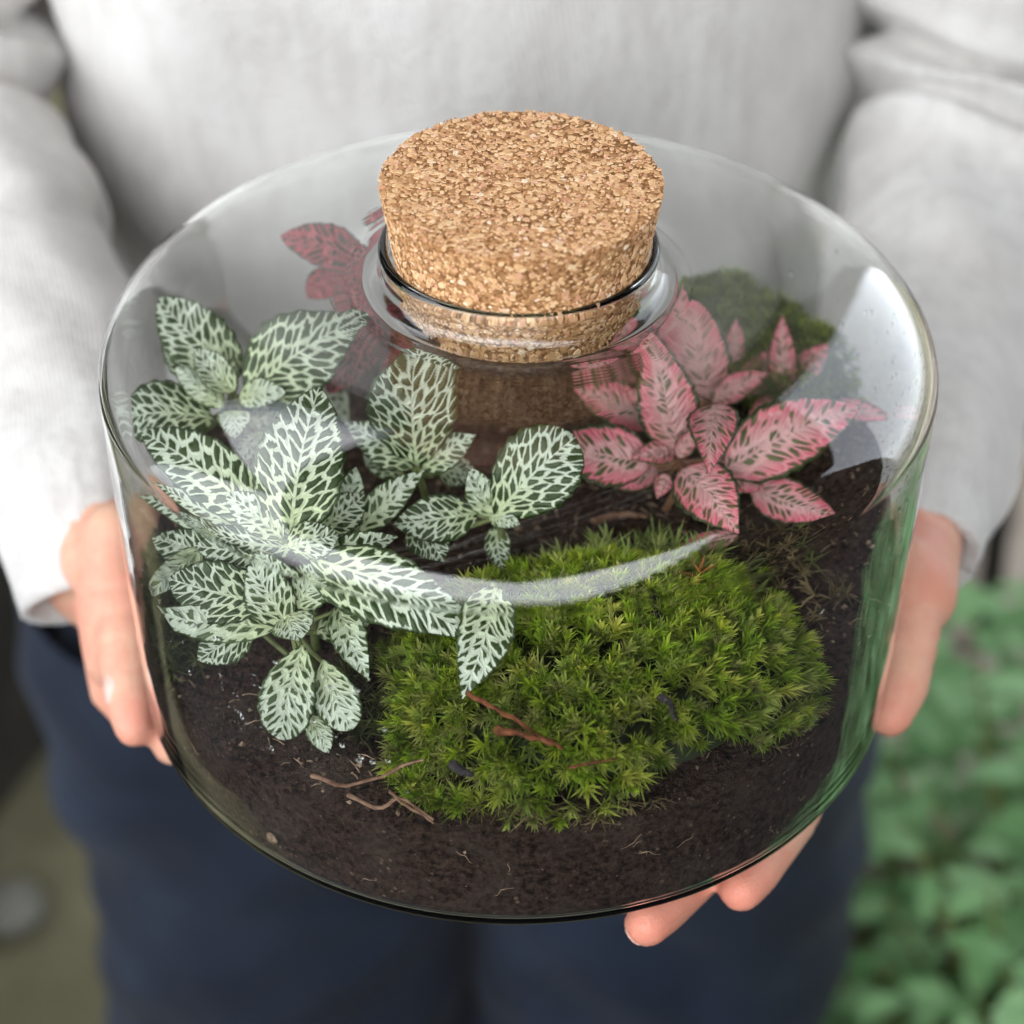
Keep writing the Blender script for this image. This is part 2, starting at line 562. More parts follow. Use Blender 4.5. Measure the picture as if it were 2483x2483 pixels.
rear = empty('rear_blocker', (-.85, 2.5, GZ))  # tall boards out of view, added to hide bright sky from the glass
tag(rear, 'unseen tall dark boards behind the person, added to block sky light and reflections', 'wall')
for k in range(22): board('board', (4.4, .04, .176), (0, .004 * (k % 2), .09 + .18 * k), rear, MAT['blocker_board'])
for k in range(22): board('board', (.04, 2.1, .176), (-1.25 + .004 * (k % 2), -1.09, .09 + .18 * k), rear, MAT['blocker_board'])  # left return, added to block sky light on the left sleeve

# leafy shrub, lower right
def shrub_leaf_material():
    t = NT('shrub_leaf')
    v = t.attr('shade', 'Color')
    n = t.noise(t.coord(), 60, 3)
    col = t.mix(t.math('MULTIPLY', n, .35), v, (.08, .17, .07))
    p = t.bsdf(col, .5, None, .4)
    tr = t.node("ShaderNodeBsdfTranslucent"); t.set(tr.inputs[0], col)
    mx = t.node("ShaderNodeMixShader"); mx.inputs[0].default_value = .25
    t.l.new(p.outputs[0], mx.inputs[1]); t.l.new(tr.outputs[0], mx.inputs[2])
    return t.done(mx)
MAT['shrub'] = shrub_leaf_material()
def shrub(loc, rad, nleaf, height, label, seed, lsize):
    rg = random.Random(seed)
    root = empty('shrub', loc)
    tag(root, label, 'shrub')
    V, F, C = [], [], []
    stems = []
    for k in range(nleaf):
        a = rg.uniform(0, 2 * math.pi); rr = rad * math.sqrt(rg.random()); hz = height * (.15 + .85 * rg.random()) * (1 - .35 * (rr / rad) ** 2)
        p = Vector((rr * math.cos(a), rr * math.sin(a), hz))
        yaw = a + rg.uniform(-1.1, 1.1)
        d = Vector((math.cos(yaw), math.sin(yaw), rg.uniform(-.35, .5))).normalized()
        s = d.cross(Vector((0, 0, 1))).normalized()
        nn = s.cross(d)
        L = lsize * rg.uniform(.7, 1.25); w = L * rg.uniform(.45, .6)
        g = rg.random()
        c = (.15 + .18 * g, .34 + .24 * g, .12 + .15 * g)
        b = len(V)
        for i in range(6):
            t = i / 5
            hw = w / 2 * math.sin(math.pi * min(1, t * .94 + .05)) ** .75
            q = p + d * (L * t) - nn * (L * .22 * t * t)
            V += [q - s * hw + nn * hw * .25, q, q + s * hw + nn * hw * .25]
        for i in range(5):
            o = b + i * 3
            F += [(o, o + 1, o + 4, o + 3), (o + 1, o + 2, o + 5, o + 4)]
        C += [c] * 18
        if k % 6 == 0:
            stems.append(tube([(p.x * .25, p.y * .25, 0), (p.x * .6, p.y * .6, hz * .5), tuple(p)], [.005, .004, .002], 6))
    o = mesh_obj('foliage', V, F, MAT['shrub'], root)
    at = o.data.color_attributes.new('shade', 'FLOAT_COLOR', 'POINT')
    at.data.foreach_set('color', [x for c in C for x in (*c, 1)])
    o['kind'] = 'stuff'
    v, f = merge(stems)
    mesh_obj('stem', v, f, MAT['stem'], root)
    return root
shrub((.47, .46, GZ), .30, 1100, .50, 'broad leaved pale green shrub growing beside the navy trousers', 3, .042)
shrub((.83, .62, GZ), .30, 800, .50, 'green shrub behind the paler one at the paving edge', 5, .042)

# ------------------------------------------------------------------ person
person = empty('person', (-.02, .38, GZ))
tag(person, 'person in a light grey knitted sweater and navy jeans holding the jar in both hands', 'person')
bpy.context.view_layer.update()
PINV = person.matrix_world.inverted()
def to_person(V):
    o = Vector((-.02, .38, GZ))
    return [Vector(v) - o for v in V]

def loft(sections, seg, fold=None, uvscale=1.0):
    """sections: list of (centre, xaxis, yaxis, rx, ry, power). returns V,F,UV per vert"""
    V, F, U = [], [], []
    dist = 0
    prev = None
    for k, (c, xa, ya, rx, ry, pw) in enumerate(sections):
        c = Vector(c); xa = Vector(xa); ya = Vector(ya)
        if prev is not None: dist += (c - prev).length
        prev = c
        for i in range(seg):
            a = 2 * math.pi * i / seg
            ca, sa = math.cos(a), math.sin(a)
            x = math.copysign(abs(ca) ** (2 / pw), ca) * rx
            y = math.copysign(abs(sa) ** (2 / pw), sa) * ry
            p = c + xa * x + ya * y
            nrm = (xa * (ca / max(rx, 1e-4)) + ya * (sa / max(ry, 1e-4))).normalized()
            if fold: p = p + nrm * fold(p, a, dist, k)
            V.append(p); U.append((a * (rx + ry) * .5 * uvscale, dist * uvscale))
    n = len(sections)
    for k in range(n - 1):
        for i in range(seg):
            j = (i + 1) % seg
            F.append((k * seg + i, k * seg + j, (k + 1) * seg + j, (k + 1) * seg + i))
    return V, F, U

def loft_obj(name, L, mat, parent, closed_ends=True):
    V, F, U = L
    o = mesh_obj(name, to_person(V), F, mat, parent)
    uvl = o.data.uv_layers.new(name='knit')
    lp = np.zeros(len(o.data.loops), dtype=np.int32)
    o.data.loops.foreach_get('vertex_index', lp)
    uvl.data.foreach_set('uv', np.array(U, dtype=np.float32)[lp].ravel())
    return o

def N3(p, s, seed=0): return mnoise.noise(Vector((p.x * s + seed, p.y * s, p.z * s + seed * 2)))

# sweater torso
def torso_fold(p, a, d, k):
    return .009 * N3(p, 9, 3) + .006 * mnoise.noise(Vector((p.x * 10, p.y * 6, p.z * 26 + p.x * 20))) + .003 * N3(p, 30, 5)
secs = []
for k in range(46):
    t = k / 45
    z = -.14 + t * .62
    rx = .178 + .012 * math.sin(t * 3.0) + .02 * max(0, t - .7)
    ry = .115 + .02 * math.sin(t * 3.1)
    if t > .86:
        q = (t - .86) / .14
        rx *= math.sqrt(max(.02, 1 - q * q)) * .75 + .25 * (1 - q)
        ry *= math.sqrt(max(.06, 1 - q * q * .8))
    secs.append(((-.025, .375 + .03 * t, z), (1, 0, 0), (0, 1, 0), max(rx, .06), max(ry, .06), 2.4))
# turn the hem under
secs = [((-.025, .375, -.125), (1, 0, 0), (0, 1, 0), .165, .105, 2.4)] + secs
sweater = loft_obj('sweater', loft(secs, 96, torso_fold), MAT['knit'], person)

def sleeve(pts, radii, seed, crease):
    n = 110
    D = spline(pts, 400)
    acc = [0]
    for a_, b_ in zip(D[:-1], D[1:]): acc.append(acc[-1] + (b_ - a_).length)
    C = [Vector((np.interp(i / (n - 1) * acc[-1], acc, [p[q] for p in D]) for q in range(3))) for i in range(n)]
    rr = np.interp(np.linspace(0, 1, n), [r[0] for r in radii], [r[1] for r in radii])
    secs = []
    x = Vector((1, 0, 0))
    for i in range(n):
        tg = (C[min(i + 1, n - 1)] - C[max(i - 1, 0)]).normalized()
        x = (x - tg * x.dot(tg)).normalized()
        secs.append((C[i], x.copy(), tg.cross(x), rr[i], rr[i], 2))
    def fold(p, a, d, k):
        t = k / (n - 1)
        f = .0050 * mnoise.noise(Vector((math.cos(a) * 1.4 + seed, math.sin(a) * 1.4, d * 22 + math.cos(a + seed) * .8))) + .0045 * N3(p, 17, seed) + .0015 * N3(p, 45, seed)
        if t > .935: f = f * .3 + .0006 * math.sin(a * 42)
        for (tc, amp, w) in crease:
            f += amp * math.exp(-((t - tc + .025 * math.sin(a * 2 + seed)) / w) ** 2)
        return f
    return loft(secs, 64, fold)

# arm joints (image left = the person's right arm)
sl = sleeve([(-.235, .40, .36), (-.262, .365, .19), (-.260, .305, .048), (-.204, .185, .018), (-.160, .082, .006), (-.148, .045, -.018)],
            [(0, .060), (.3, .053), (.48, .057), (.70, .051), (.90, .041), (.935, .038), (.945, .033), (1, .027)], 3,
            [(.42, .007, .030), (.475, -.012, .012), (.52, .007, .022), (.565, -.007, .010), (.61, .004, .02), (.72, -.004, .012)])
sr = sleeve([(.170, .41, .36), (.208, .360, .19), (.205, .302, .042), (.168, .190, .002), (.139, .068, -.003), (.137, .054, -.004)],
            [(0, .060), (.3, .054), (.48, .060), (.72, .047), (.90, .038), (.935, .034), (.945, .030), (1, .026)], 8,
            [(.44, .006, .030), (.50, .006, .012), (.525, -.014, .009), (.550, .010, .012), (.582, -.009, .008), (.61, .005, .015), (.75, -.004, .012)])
for L_ in (sl, sr):       # turn the cuff inwards
    V_, F_, U_ = L_
    e = V_[-64:]; c = sum(e, Vector()) / 64; e0 = V_[-64 * 4:-64 * 3]; c0 = sum(e0, Vector()) / 64
    ax = (c - c0).normalized()
    for sc_, back in ((.86, .001), (.80, .012), (.78, .03)):
        st_ = len(V_)
        V_ += [c + (p - c) * sc_ - ax * back for p in e]; U_ += U_[-64:]
        F_ += [(st_ - 64 + i, st_ - 64 + (i + 1) % 64, st_ + (i + 1) % 64, st_ + i) for i in range(64)]
loft_obj('sleeve', sl, MAT['knit'], sweater)
loft_obj('sleeve', sr, MAT['knit'], sweater)
# children of the sweater share the person's space (sweater sits at the person's origin)

# trousers
def leg_fold(p, a, d, k):
    return .015 * mnoise.noise(Vector((p.x * 6, p.y * 6, p.z * 16 + abs(p.x) * 14))) + .004 * N3(p, 30, 2)
hip = []
for k in range(20):
    t = k / 19
    z = -.08 - .30 * t
    hip.append(((-.025, .40, z), (1, 0, 0), (0, 1, 0), .19 + .055 * math.sin(t * 1.57), .12 + .02 * t, 2.5))
parts = [loft(hip, 72, leg_fold)]
for (x0, x1) in ((-.150, -.160), (.092, .105)):
    leg = []
    for k in range(40):
        t = k / 39
        z = -.28 - (.67) * t
        leg.append(((x0 + (x1 - x0) * t, .40 + .02 * t, z), (1, 0, 0), (0, 1, 0), .142 - .012 * t, .135 - .030 * t, 2.2))
    parts.append(loft(leg, 56, leg_fold))
V, F = merge([(p[0], p[1]) for p in parts])
U = [u for p in parts for u in p[2]]
trousers = loft_obj('trousers', (V, F, U), MAT['denim'], person)

# body: arms and hands grown from tapered limbs, voxel-remeshed into one surface
def hand_parts(side):
    S = side  # -1 image left, +1 image right
    P = []
    def L(pts, rad): P.append(tube([(S * p[0], p[1], p[2]) for p in pts], rad, 14))
    return P, L
parts = []
# image-left hand
P, L = hand_parts(-1)
L([(.260, .305, .048), (.203, .185, .016), (.156, .075, .004)], [.034, .034, .026])            # forearm
L([(.158, .080, .003), (.141, .045, .006), (.1335, .020, .012)], [.025, .0185, .0135])             # heel and thenar
L([(.1335, .030, .026), (.1345, .016, .010), (.1325, .002, -.004)], [.0105, .0130, .0110])
L([(.150, .060, -.016), (.125, .045, -.030), (.090, .030, -.026)], [.021, .019, .015])           # palm under the base
L([(.1355, .026, -.004), (.1345, .010, -.014), (.1325, .001, -.0195), (.129, -.003, -.022)], [.0125, .0115, .0105, .0085])   # bent forefinger knuckle
L([(.1300, .014, .012), (.1285, .004, .008), (.1268, -.004, .0045), (.1250, -.013, .001), (.1228, -.024, -.002), (.1212, -.0305, -.0045)], [.0112, .0098, .0102, .0092, .0086, .0066])  # thumb
L([(.126, .012, -.008), (.1165, -.010, -.012), (.1095, -.030, -.0125)], [.0085, .0078, .0072])   # forefinger
for (kx, ky, tx, ty) in ((.095, .020, .045, -.020), (.092, .040, .030, .012), (.095, .058, .035, .045)):
    L([(kx + .02, ky + .01, -.024), (kx * .7 + tx * .3, ky * .7 + ty * .3, -.016), (tx, ty, -.0085)], [.0105, .0095, .0078])
parts += P
# image-right hand
P, L = hand_parts(1)
L([(.209, .302, .042), (.168, .190, .002), (.140, .080, -.002)], [.033, .032, .024])
L([(.141, .085, -.002), (.1365, .050, .004), (.1325, .020, .011)], [.024, .0190, .0155])
L([(.132, .070, -.012), (.110, .035, -.028), (.094, .005, -.028)], [.020, .019, .016])
L([(.131, .026, .014), (.1285, .002, .007), (.1240, -.016, .001), (.1205, -.024, -.002)], [.0135, .0110, .0095, .0076])     # thumb
for pts, r in (
    ([(.105, .000, -.028), (.088, -.050, -.021), (.0715, -.082, -.0125), (.0675, -.0895, -.0108)], [.0105, .0090, .0080, .0068]),
    ([(.098, .008, -.030), (.070, -.055, -.024), (.0435, -.0945, -.0132), (.0390, -.1020, -.0112)], [.0105, .0092, .0082, .0070]),
    ([(.088, .018, -.030), (.050, -.035, -.022), (.022, -.070, -.0095)], [.0105, .0092, .0078]),
    ([(.085, .032, -.028), (.045, .000, -.020), (.022, -.022, -.0085)], [.0098, .0085, .0070])):
    L(pts, r)
parts += P
# upper arms, shoulders and neck inside the sweater
for S_, sh, el in ((-1, (-.235, .40, .36), (-.260, .305, .048)), (1, (.170, .41, .36), (.205, .302, .042))):
    parts.append(tube([el, (el[0] + (-.006 if S_ < 0 else .005), .365, .19), sh], [.034, .034, .040], 14))
parts.append(tube([(-.235, .40, .36), (-.025, .41, .40), (.170, .41, .36)], [.040, .07, .040], 14))
parts.append(tube([(-.025, .41, .40), (-.025, .40, .50)], [.06, .05], 14))
def ball(c, rx, ry, rz, seg=20):
    V, F = lathe([(math.sin(math.pi * i / 12) + (1e-3 if i in (0, 12) else 0), -math.cos(math.pi * i / 12)) for i in range(13)], seg, closed=False)
    return [(c[0] + v[0] * rx, c[1] + v[1] * ry, c[2] + v[2] * rz) for v in V], F
HC = (-.024, .325, .625)
parts.append(tube([(-.025, .41, .44), (-.025, .375, .52), (-.024, .35, .57)], [.062, .052, .050], 14))
parts += [ball(HC, .074, .092, .098), ball((HC[0], HC[1] - .040, HC[2] - .062), .048, .048, .052),
          tube([(HC[0], HC[1] - .088, HC[2] + .010), (HC[0], HC[1] - .108, HC[2] - .030)], [.007, .012], 10),
          ball((HC[0] - .075, HC[1] + .01, HC[2] - .01), .010, .020, .030), ball((HC[0] + .075, HC[1] + .01, HC[2] - .01), .010, .020, .030),
          tube([(HC[0] - .020, HC[1] - .087, HC[2] - .068), (HC[0] + .020, HC[1] - .087, HC[2] - .068)], [.006, .006], 10)]
V, F = merge(parts)
body = mesh_obj('body', to_person(V), F, MAT['skin'], person)
md = body.modifiers.new('remesh', 'REMESH'); md.mode = 'VOXEL'; md.voxel_size = .0021; md.use_smooth_shade = True
md = body.modifiers.new('smooth', 'SMOOTH'); md.factor = .5; md.iterations = 5
dg = bpy.context.evaluated_depsgraph_get()
new = bpy.data.meshes.new_from_object(body.evaluated_get(dg))
body.modifiers.clear(); body.data = new; new.name = 'body'
new.polygons.foreach_set('use_smooth', [True] * len(new.polygons))
co = np.zeros(len(new.vertices) * 3); new.vertices.foreach_get('co', co); co = co.reshape(-1, 3) + np.array([-.02, .38, GZ])
red = np.zeros(len(co))
for c, r, s in (((.066, -.096, -.010), .03, .8), ((.039, -.109, -.011), .03, .85), ((.121, -.03, -.003), .02, .45), ((-.1215, -.031, -.004), .012, .5),
                ((-.128, .01, .02), .018, .5), ((-.14, .0, -.024), .014, .35), ((.13, .02, .02), .06, .30)):
    red = np.maximum(red, s * np.exp(-(np.linalg.norm(co - np.array(c), axis=1) / r) ** 2))
for c, ax, w_, dep, rad in (((-.1268, -.004, .0045), (.2, -1, -.4), .0011, .0007, .016), ((-.1285, .004, .008), (.2, -1, -.4), .0009, .0006, .016),
                       ((.1285, .002, .007), (-.3, -1, -.4), .0011, .0007, .018), ((.1262, -.006, .004), (-.3, -1, -.4), .0009, .0005, .018),
                       ((-.1345, .016, .010), (.1, -1, -.8), .0013, .0010, .018), ((-.141, .045, .006), (.4, -1, 0), .0015, .0010, .022), ((.1365, .040, .005), (-.2, -1, .2), .0014, .0009, .022),
                       ((.088, -.050, -.021), (-.4, -.9, .2), .0012, .0007, .014), ((.070, -.055, -.024), (-.45, -.9, .2), .0012, .0007, .014)):
    c = np.array(c); ax = np.array(ax, float); ax /= np.linalg.norm(ax)
    dv = co - c; al = dv @ ax; pr = dv - al[:, None] * ax; dist = np.linalg.norm(pr, axis=1)
    g_ = dep * np.exp(-(al / w_) ** 2) * (dist < rad)
    co -= pr / np.maximum(dist, 1e-5)[:, None] * g_[:, None]
new.vertices.foreach_set('co', (co - np.array([-.02, .38, GZ])).ravel())
at = new.attributes.new('redness', 'FLOAT', 'POINT'); at.data.foreach_set('value', red)

def nail(c, d, nrm, w, l, parent):
    d = Vector(d).normalized(); nrm = Vector(nrm); nrm = (nrm - d * nrm.dot(d)).normalized(); s = d.cross(nrm)
    V, F = [], []
    a, b = 7, 7
    for i in range(a):
        for j in range(b):
            u = (i / (a - 1) - .5) * 2; v = (j / (b - 1) - .5) * 2
            r = math.sqrt(max(0, 1 - .35 * v * v)) if u < 0 else math.sqrt(max(0, 1 - .55 * v * v * 1))
            V.append(Vector(c) + d * (u * r * l / 2) + s * (v * w / 2) - nrm * (.28 * w * v * v + .10 * l * u * u))
    for i in range(a - 1):
        for j in range(b - 1):
            F.append((i * b + j, i * b + j + 1, (i + 1) * b + j + 1, (i + 1) * b + j))
    o = mesh_obj('fingernail', to_person(V), F, MAT['nail'], parent)
    m = o.modifiers.new('thick', 'SOLIDIFY'); m.thickness = .0004; m.offset = 0
    return o
nail((-.1311, -.0217, .0040), (.22, -1, -.35), (-.8, -.1, .5), .0092, .013, body)
nail((.0388, -.1018, -.0172), (-.45, -.85, .1), (-.1, -.5, -1), .0095, .0100, body)
nail((.0675, -.0882, -.0167), (-.35, -.85, .1), (-.05, -.5, -1), .0095, .0100, body)

MAT['hair'] = simple('dark_hair', (.020, .013, .009), (.050, .032, .020), 120, .45, .4, .001)
V, F = ball((HC[0], HC[1] + .012, HC[2] + .012), .084, .096, .102, 40)
V2_, F2_ = ball((HC[0], HC[1] + .060, HC[2] - .07), .070, .050, .13, 24)
V, F = merge([(V, F), (V2_, F2_)])
V = [Vector(v) + Vector((0, 0, 1)) * .006 * mnoise.noise(Vector((v[0] * 90, v[1] * 20, v[2] * 20))) for v in V]
V = [Vector((v.x, max(v.y, HC[1] - .055 + max(0, .06 - (v.z - HC[2])) * .9), v.z)) for v in V]
mesh_obj('hair', to_person(V), F, MAT['hair'], person)
MAT['eye'] = simple('eye', (.05, .03, .02), (.08, .05, .03), 50, .2, .0, .001)
for sx in (-1, 1):
    V, F = ball((HC[0] + sx * .030, HC[1] - .078, HC[2] + .004), .011, .010, .008, 16)
    mesh_obj('eye', to_person(V), F, MAT['eye'], body)

# ------------------------------------------------------------------ the jar
JR, JH, RS, RSZ = .1200, .1465, .0540, .0235
def arc(cx, cz, rx, rz, a0, a1, n):
    return [(cx + rx * math.cos(R_(a0 + (a1 - a0) * i / (n - 1))), cz + rz * math.sin(R_(a0 + (a1 - a0) * i / (n - 1)))) for i in range(n)]
WALL = .0025
outer = [(0.0005, .0014), (.04, .0012), (.075, .0006), (.090, .0002)]
outer += arc(JR - .026, .0120, .026, .0120, -88, 0, 12)
outer += [(JR, .030), (JR + .0002, .06), (JR, .09), (JR, .112)]
outer += arc(JR - RS, JH - RSZ, RS, RSZ, 3, 88, 18)
outer += [(.066 - .0004 * i, .14655 + .000007 * i + .000004 * math.sin(i * 1.9) * max(0, math.sin((i - 18) * .157))) for i in range(1, 38)]
outer += [(.050, .1468)]
outer += arc(.0452, .1468 + .0042, .0062, .0042, 270, 195, 9)     # fillet into the neck
outer += [(.0388, .1522)]
outer += arc(.0380, .1554, .0014, .0018, -65, 90, 8)
inner = arc(.0378, .1558, .0013, .0014, 90, 180, 6)
inner += [(.0365, .1530), (.0367, .1500), (.0376, .1470), (.0400, .1452)]
inner += [(.0415 + .0004 * i, .1447 - .0000013 * i * i + .000007 * math.sin(i * 1.25) * math.sin(i * .157)) for i in range(1, 21)]
inner += [(.0555, .1441), (.062, .1440)]
inner += arc(JR - RS, JH - RSZ, RS - WALL, RSZ - WALL, 88, 3, 18)
inner += [(JR - WALL, .112), (JR - WALL, .06), (JR - WALL, .030)]
inner += arc(JR - .026, .0125, .026 - WALL, .0085, 0, -88, 10)
inner += [(.08, .0042), (.04, .0046), (0.0005, .0048)]
prof = outer + inner
V, F = lathe(prof, 160)
# slight hand-blown unevenness
V2 = []
for v in V:
    p = Vector(v)
    r = math.hypot(p.x, p.y)
    k = 1 + .0016 * mnoise.noise(Vector((p.x * 18, p.y * 18, p.z * 30))) * min(1, r / .05)
    V2.append((p.x * k, p.y * k, p.z + (.0003 * mnoise.noise(Vector((p.x * 25, p.y * 25, 7))) if p.z > .12 else 0)))
jar = mesh_obj('terrarium_jar', V2, F, MAT['glass'])
bm = bmesh.new(); bm.from_mesh(jar.data); bmesh.ops.recalc_face_normals(bm, faces=bm.faces[:]); bm.to_mesh(jar.data); bm.free()
jar.data.polygons.foreach_set('use_smooth', [True] * len(jar.data.polygons))
tag(jar, 'wide clear glass terrarium jar with rounded shoulder and short neck, held in both hands', 'terrarium jar')

def r_in(z):
    if z < .0125: return JR - .026 + (.026 - WALL) * math.sqrt(max(0, 1 - ((.0125 - z) / .0085) ** 2)) if z > .0041 else .08
    if z <= JH - RSZ: return JR - WALL
    q = (z - (JH - RSZ)) / (RSZ - WALL)
    return JR - RS + (RS - WALL) * math.sqrt(max(0, 1 - q * q)) if q < 1 else 0
def z_in(r):
    if r <= JR - RS: return .1428
    q = (r - (JR - RS)) / (RS - WALL)
    return JH - RSZ + (RSZ - WALL) * math.sqrt(max(0, 1 - q * q)) if q < 1 else JH - RSZ
def keep_in(p, gap=.0006):
    p = Vector(p)
    r = math.hypot(p.x, p.y)
    lim = JR - WALL - gap
    if r > lim:
        p.x *= lim / r; p.y *= lim / r; r = lim
    zl = z_in(r + gap * .5) - gap
    if p.z > zl: p.z = zl
    return p

# ------------------------------------------------------------------ cork stopper
CZ = .1385
cork = empty('cork_stopper', (.0004, 0, CZ))
cork.rotation_euler = (.041, 0, 0)
tag(cork, 'round agglomerated cork stopper pushed into the neck of the jar', 'stopper')
CH, CRT, CRB = .0387, .0391, .0333
cr = lambda z: CRB + (CRT - CRB) * z / CH
prof = [(.0004, 0), (CRB * .5, 0), (CRB - .0008, 0), (CRB, .0006)] + [(cr(CH * i / 12) , CH * i / 12) for i in range(1, 12)] + [(CRT, CH - .0006), (CRT - .0007, CH), (CRT * .5, CH), (.0004, CH)]
V, F = lathe(prof, 96, closed=False)
core = mesh_obj('core', [Vector(v) * (1 - .0005 / .035) for v in V], F, MAT['binder'], cork)

def chip_geom(rg, size, thick):
    """irregular flat chip: outline of 5-8 points, bevelled top. local z = out"""
    k = rg.randint(5, 8)
    el = rg.uniform(.55, 1.0)
    ang = sorted(rg.uniform(0, 2 * math.pi) for _ in range(k))
    ang = [2 * math.pi * i / k + rg.uniform(-.35, .35) for i in range(k)]
    rr = [size * .5 * rg.uniform(.75, 1.2) for _ in range(k)]
    V = [(r * math.cos(a), r * el * math.sin(a), -thick) for a, r in zip(ang, rr)]
    V += [(r * .86 * math.cos(a), r * .86 * el * math.sin(a), thick * rg.uniform(.6, 1.1)) for a, r in zip(ang, rr)]
    F = [(i, (i + 1) % k, k + (i + 1) % k, k + i) for i in range(k)] + [tuple(range(k, 2 * k))]
    return V, F
rg = random.Random(11)
def cork_frame(rg):
    """random point and frame on the cork's surface: top or side"""
    if rg.random() < .43:
        r = CRT * math.sqrt(rg.random()) * .985; a = rg.uniform(0, 2 * math.pi)
        p = Vector((r * math.cos(a), r * math.sin(a), CH)); n = Vector((0, 0, 1)); u = Vector((1, 0, 0))
    else:
        z = rg.uniform(.0004, CH - .0002); a = rg.uniform(0, 2 * math.pi); r = cr(z)
        n = Vector((math.cos(a), math.sin(a), -(CRT - CRB) / CH)).normalized()
        p = Vector((r * math.cos(a), r * math.sin(a), z)); u = Vector((-math.sin(a), math.cos(a), 0))
    return p, n, u
GV, GF, GS = [], [], []
for k in range(11500):
    p, n, u = cork_frame(rg)
    rot = rg.uniform(0, math.pi)
    tilt = Vector((rg.gauss(0, .05), rg.gauss(0, .05), rg.gauss(0, .05)))
    n = (n + tilt).normalized(); u = (u - n * u.dot(n)).normalized(); v = n.cross(u)
    u, v = u * math.cos(rot) + v * math.sin(rot), v * math.cos(rot) - u * math.sin(rot)
    s = rg.choice((.0007, .0008, .0009, .0011, .0013, .0016, .0022)) * rg.uniform(.85, 1.2)
    if n.z > .7 and p.xy.length + s * .42 > CRT: continue
    if n.z < .7 and (p.z + s * .42 > CH or p.z < s * .4): continue
    cv, cf = chip_geom(rg, s, .00010)
    off = -.00056 + rg.uniform(-.00012, .00022)
    b = len(GV)
    GV += [p + n * off + u * q[0] + v * q[1] + n * (q[2] + .0001) for q in cv]
    GF += [tuple(i + b for i in f) for f in cf]
    GS += [rg.random()] * len(cv)
gr = mesh_obj('granules', GV, GF, MAT['granule'], cork, smooth=False)
at = gr.data.attributes.new('shade', 'FLOAT', 'POINT'); at.data.foreach_set('value', GS)
gr['kind'] = 'stuff'
chips = []
for k in range(8):
    cv, cf = chip_geom(rg, .0026, .00013)
    me = bpy.data.meshes.new('granule'); me.from_pydata(cv, [], cf); me.materials.append(MAT['granule1']); chips.append(me)
cnt = 0
while cnt < 260:
    p, n, u = cork_frame(rg)
    if n.y > .25 : continue
    tilt = Vector((rg.gauss(0, .03), rg.gauss(0, .03), rg.gauss(0, .03)))
    n = (n + tilt).normalized(); u = (u - n * u.dot(n)).normalized(); v = n.cross(u)
    if math.hypot(p.x, p.y) > CRT - .0016 and n.z > .7: continue
    if n.z < .7 and (p.z > CH - .0016 or p.z < .0016): continue
    o = link(bpy.data.objects.new('granule', rg.choice(chips)))
    o.parent = cork
    m = Matrix((u, v, n)).transposed() @ Matrix.Rotation(rg.uniform(0, 6.28), 3, 'Z')
    s = rg.uniform(.5, 1.05)
    o.matrix_local = Matrix.Translation(p - n * .00047) @ m.to_4x4() @ Matrix.Diagonal((s, s, 1, 1))
    cnt += 1

# ------------------------------------------------------------------ soil
def soil_z(x, y):
    z = .0545 + .0105 * (y / .117) + .0075 * (x / .117)
    z += .0075 * math.exp(-(((x - .100) / .035) ** 2 + ((y - .015) / .06) ** 2))
    z += .006 * math.exp(-(((x - .07) / .05) ** 2 + ((y - .08) / .04) ** 2))
    z += .0022 * mnoise.noise(Vector((x * 40, y * 40, 1))) + .0014 * mnoise.noise(Vector((x * 120, y * 120, 2))) + .0007 * mnoise.noise(Vector((x * 350, y * 350, 3)))
    return z
RSOIL = JR - WALL - .0005
V, F = [], []
NA, NR = 220, 70
ring_r = [RSOIL * (i / NR) ** .85 for i in range(1, NR + 1)]
V.append((0, 0, soil_z(0, 0)))
for r in ring_r:
    for a in range(NA):
        x, y = r * math.cos(2 * math.pi * a / NA), r * math.sin(2 * math.pi * a / NA)
        V.append((x, y, soil_z(x, y)))
for a in range(NA): F.append((0, 1 + a, 1 + (a + 1) % NA))
for i in range(NR - 1):
    for a in range(NA):
        b = (a + 1) % NA
        F.append((1 + i * NA + a, 1 + (i + 1) * NA + a, 1 + (i + 1) * NA + b, 1 + i * NA + b))
base = 1 + (NR - 1) * NA
rows = 26
last = base
for k in range(1, rows + 1):
    st = len(V)
    for a in range(NA):
        c, s = math.cos(2 * math.pi * a / NA), math.sin(2 * math.pi * a / NA)
        z0 = soil_z(RSOIL * c, RSOIL * s)
        z = z0 + (.0052 - z0) * (k / rows) ** .8
        r = min(RSOIL, r_in(z) - .0005)
        r -= .0009 * max(0, mnoise.noise(Vector((c * 14, s * 14, z * 130)))) + .0004 * abs(mnoise.noise(Vector((c * 60, s * 60, z * 500))))
        V.append((r * c, r * s, z))
    for a in range(NA):
        b = (a + 1) % NA
        F.append((last + a, st + a, st + b, last + b))
    last = st
V.append((0, 0, .0056)); ci = len(V) - 1
for a in range(NA): F.append((last + a, ci, last + (a + 1) % NA))
soil = mesh_obj('soil', V, F, MAT['soil'])
tag(soil, 'dark brown potting soil filling the lower half of the jar', 'soil', kind='stuff')

